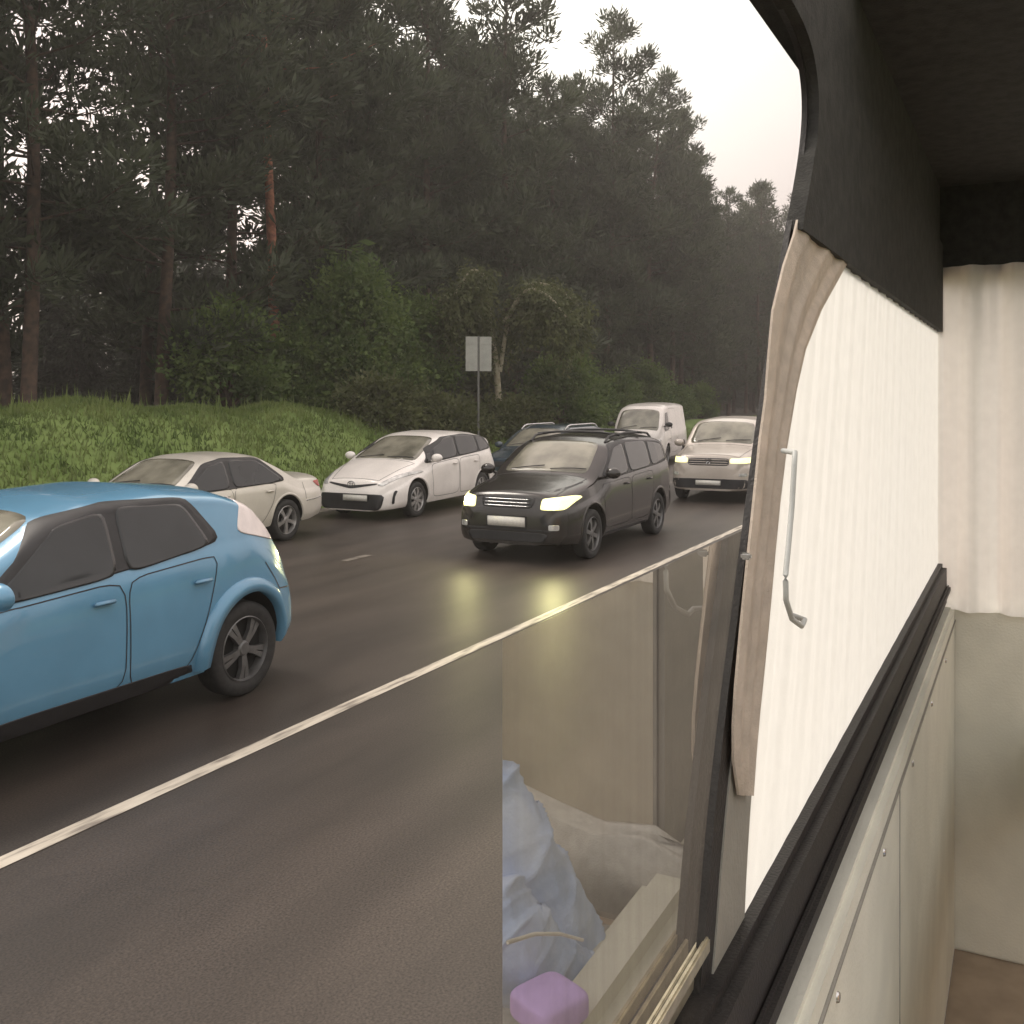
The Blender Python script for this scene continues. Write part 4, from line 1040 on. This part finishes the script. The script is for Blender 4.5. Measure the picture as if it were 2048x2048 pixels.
def cloth_tube(name, pts, rads, fold, seed):
    bm = bmesh.new(); P_ = [Vector(p) for p in pts]; n = 90; ring = []
    for i in range(n+1):
        u = i/n*(len(P_)-1); k = min(int(u), len(P_)-2); f_ = u-k; f_ = f_*f_*(3-2*f_)
        c_ = P_[k].lerp(P_[k+1], u-k); r_ = rads[k]*(1-f_)+rads[k+1]*f_
        t_ = (P_[k+1]-P_[k]).normalized(); a = t_.cross(Vector((0, 1, .2))).normalized(); b = t_.cross(a)
        end = min(1, math.sqrt(max(0.0, min(i, n-i)/n*9)))
        rr_ = []
        for q in range(64):
            th = 2*PI*q/64
            fo = 1-abs(math.sin(i*.16 + 1.4*math.sin(th+seed) + seed)); fo2 = 1-abs(math.sin(th*2.5 + i*.055 + seed*1.7)); fo3 = 1-abs(math.sin(i*.33-th*2+seed))
            r2 = r_*end*(1 + fold*(1.5*fo*fo*fo + .8*fo2*fo2 + .5*fo3*fo3 - .8))
            rr_.append(bm.verts.new(c_ + (a*math.cos(th)+b*math.sin(th))*r2))
        ring.append(rr_)
    for a, b in zip(ring, ring[1:]):
        for q in range(64): bm.faces.new((a[q], a[(q+1) % 64], b[(q+1) % 64], b[q]))
    bm.faces.new(ring[0][::-1]); bm.faces.new(ring[-1])
    bmesh.ops.recalc_face_normals(bm, faces=bm.faces)
    o_ = build(name, bm, mden, dj); o_.location = -dj.location; return ring
def vp(px, py, Yv):
    X_, z_ = up(px, py, Yv); return (X_, MY-Yv, z_)
cloth_tube('trouser_leg', [vp(900, 1560, 1.12), vp(985, 1680, 1.0), vp(1080, 1830, .91), vp(1165, 1985, .85)], [.13, .12, .105, .085], .085, 1.0)
cloth_tube('trouser_leg', [vp(930, 1800, .98), vp(1010, 1890, .90), vp(1120, 1960, .83), vp(1180, 1975, .80)], [.11, .10, .075, .055], .10, 4.0)
bm = bmesh.new(); add_tube(bm, [vp(1015, 1885, .78), vp(1070, 1868, .77), vp(1120, 1868, .76), vp(1165, 1880, .755)], .0035, 6); o_ = build('hem', bm, mat('pale_stitching', (.75, .74, .68), .9), dj); o_.location = -dj.location
pb = blob('pouch', (1.60, MY-.755, 1.125), (.058, .055, .026), mat('lilac_cloth', (.60, .44, .88), .7, noise=.06, scale=20), None, .4, .4)
tag(pb, 'lilac pouch lying below the denim jacket', 'pouch')
bm = bmesh.new(); add_box(bm, .6, 4.5, MY-.80, MY-.66, 1.02, 1.10, .036); add_box(bm, .6, 4.5, MY-.69, MY-.66, .8, 1.06, .01); build('armrest_ledge', bm, mcream, bus, sharp=40)
bm = bmesh.new(); add_box(bm, 2.31, 2.66, -.20, -.17, .75, 2.0, .02); build('strip_board', bm, mgrey, bus, sharp=40)  # unseen grey board added so the pane mirrors a grey strip
bm = bmesh.new(); add_box(bm, -.4, 8.2, -1.56, WY-.06, .17, .22); build('cabin_floor', bm, mat('tan_floor', (.34, .27, .2), .8, noise=.12, scale=9), bus, sharp=40)

# ------------------------------------------------------------------ labels of the trees, each told by what it stands above
marks = [(-9999, 'the blue crossover'), (230, 'the cream saloon car'), (560, 'the grass bank'), (700, 'the white estate car'), (900, 'the road sign'), (1010, 'the black people carrier'), (1230, 'the white van'), (1370, 'the champagne minivan'), (1500, 'the window post')]
def col_px(x, y): return 1024 + 2000*math.tan(YAW-math.atan2(y, x)) if abs(YAW-math.atan2(y, x)) < 1.4 else -9000
ORD = ['leftmost', 'second from left', 'third from left', 'fourth from left', 'fifth from left', 'sixth from left', 'seventh from left', 'eighth from left', 'ninth from left', 'tenth from left', 'eleventh from left', 'twelfth from left', 'thirteenth from left']
def relabel(lbl, word, rows_):
    bins = {}
    for o in [o for o in bpy.data.objects if o.get('label') == lbl and o.parent is None]:
        x, y, z = o.location; px = col_px(x, y)
        mk = [m_ for a, m_ in marks if px >= a][-1]; rw = [r_ for lim, r_ in rows_ if y < lim][0]
        bins.setdefault((mk, rw), []).append((px, o))
    for (mk, rw), L_ in bins.items():
        L_.sort(key=lambda q: q[0])
        for i, (px, o) in enumerate(L_):
            o['label'] = f'{rw} {word} above {mk}' if len(L_) == 1 else f'{ORD[min(i, 12)]} of the {rw} {word}s above {mk}'
relabel(GL, 'dark green pine', [(22.6, 'front-row'), (27, 'second-row'), (999, 'third-row')])
relabel(GS, 'dark spruce', [(36.5, 'nearer deep-wood'), (42, 'middle deep-wood'), (999, 'farthest deep-wood')])
relabel('dark shrub at the foot of the wood', 'dark shrub', [(999, 'low')])
relabel('low grey-green shrub in the row behind the white estate car', 'grey-green shrub', [(999, 'low')])
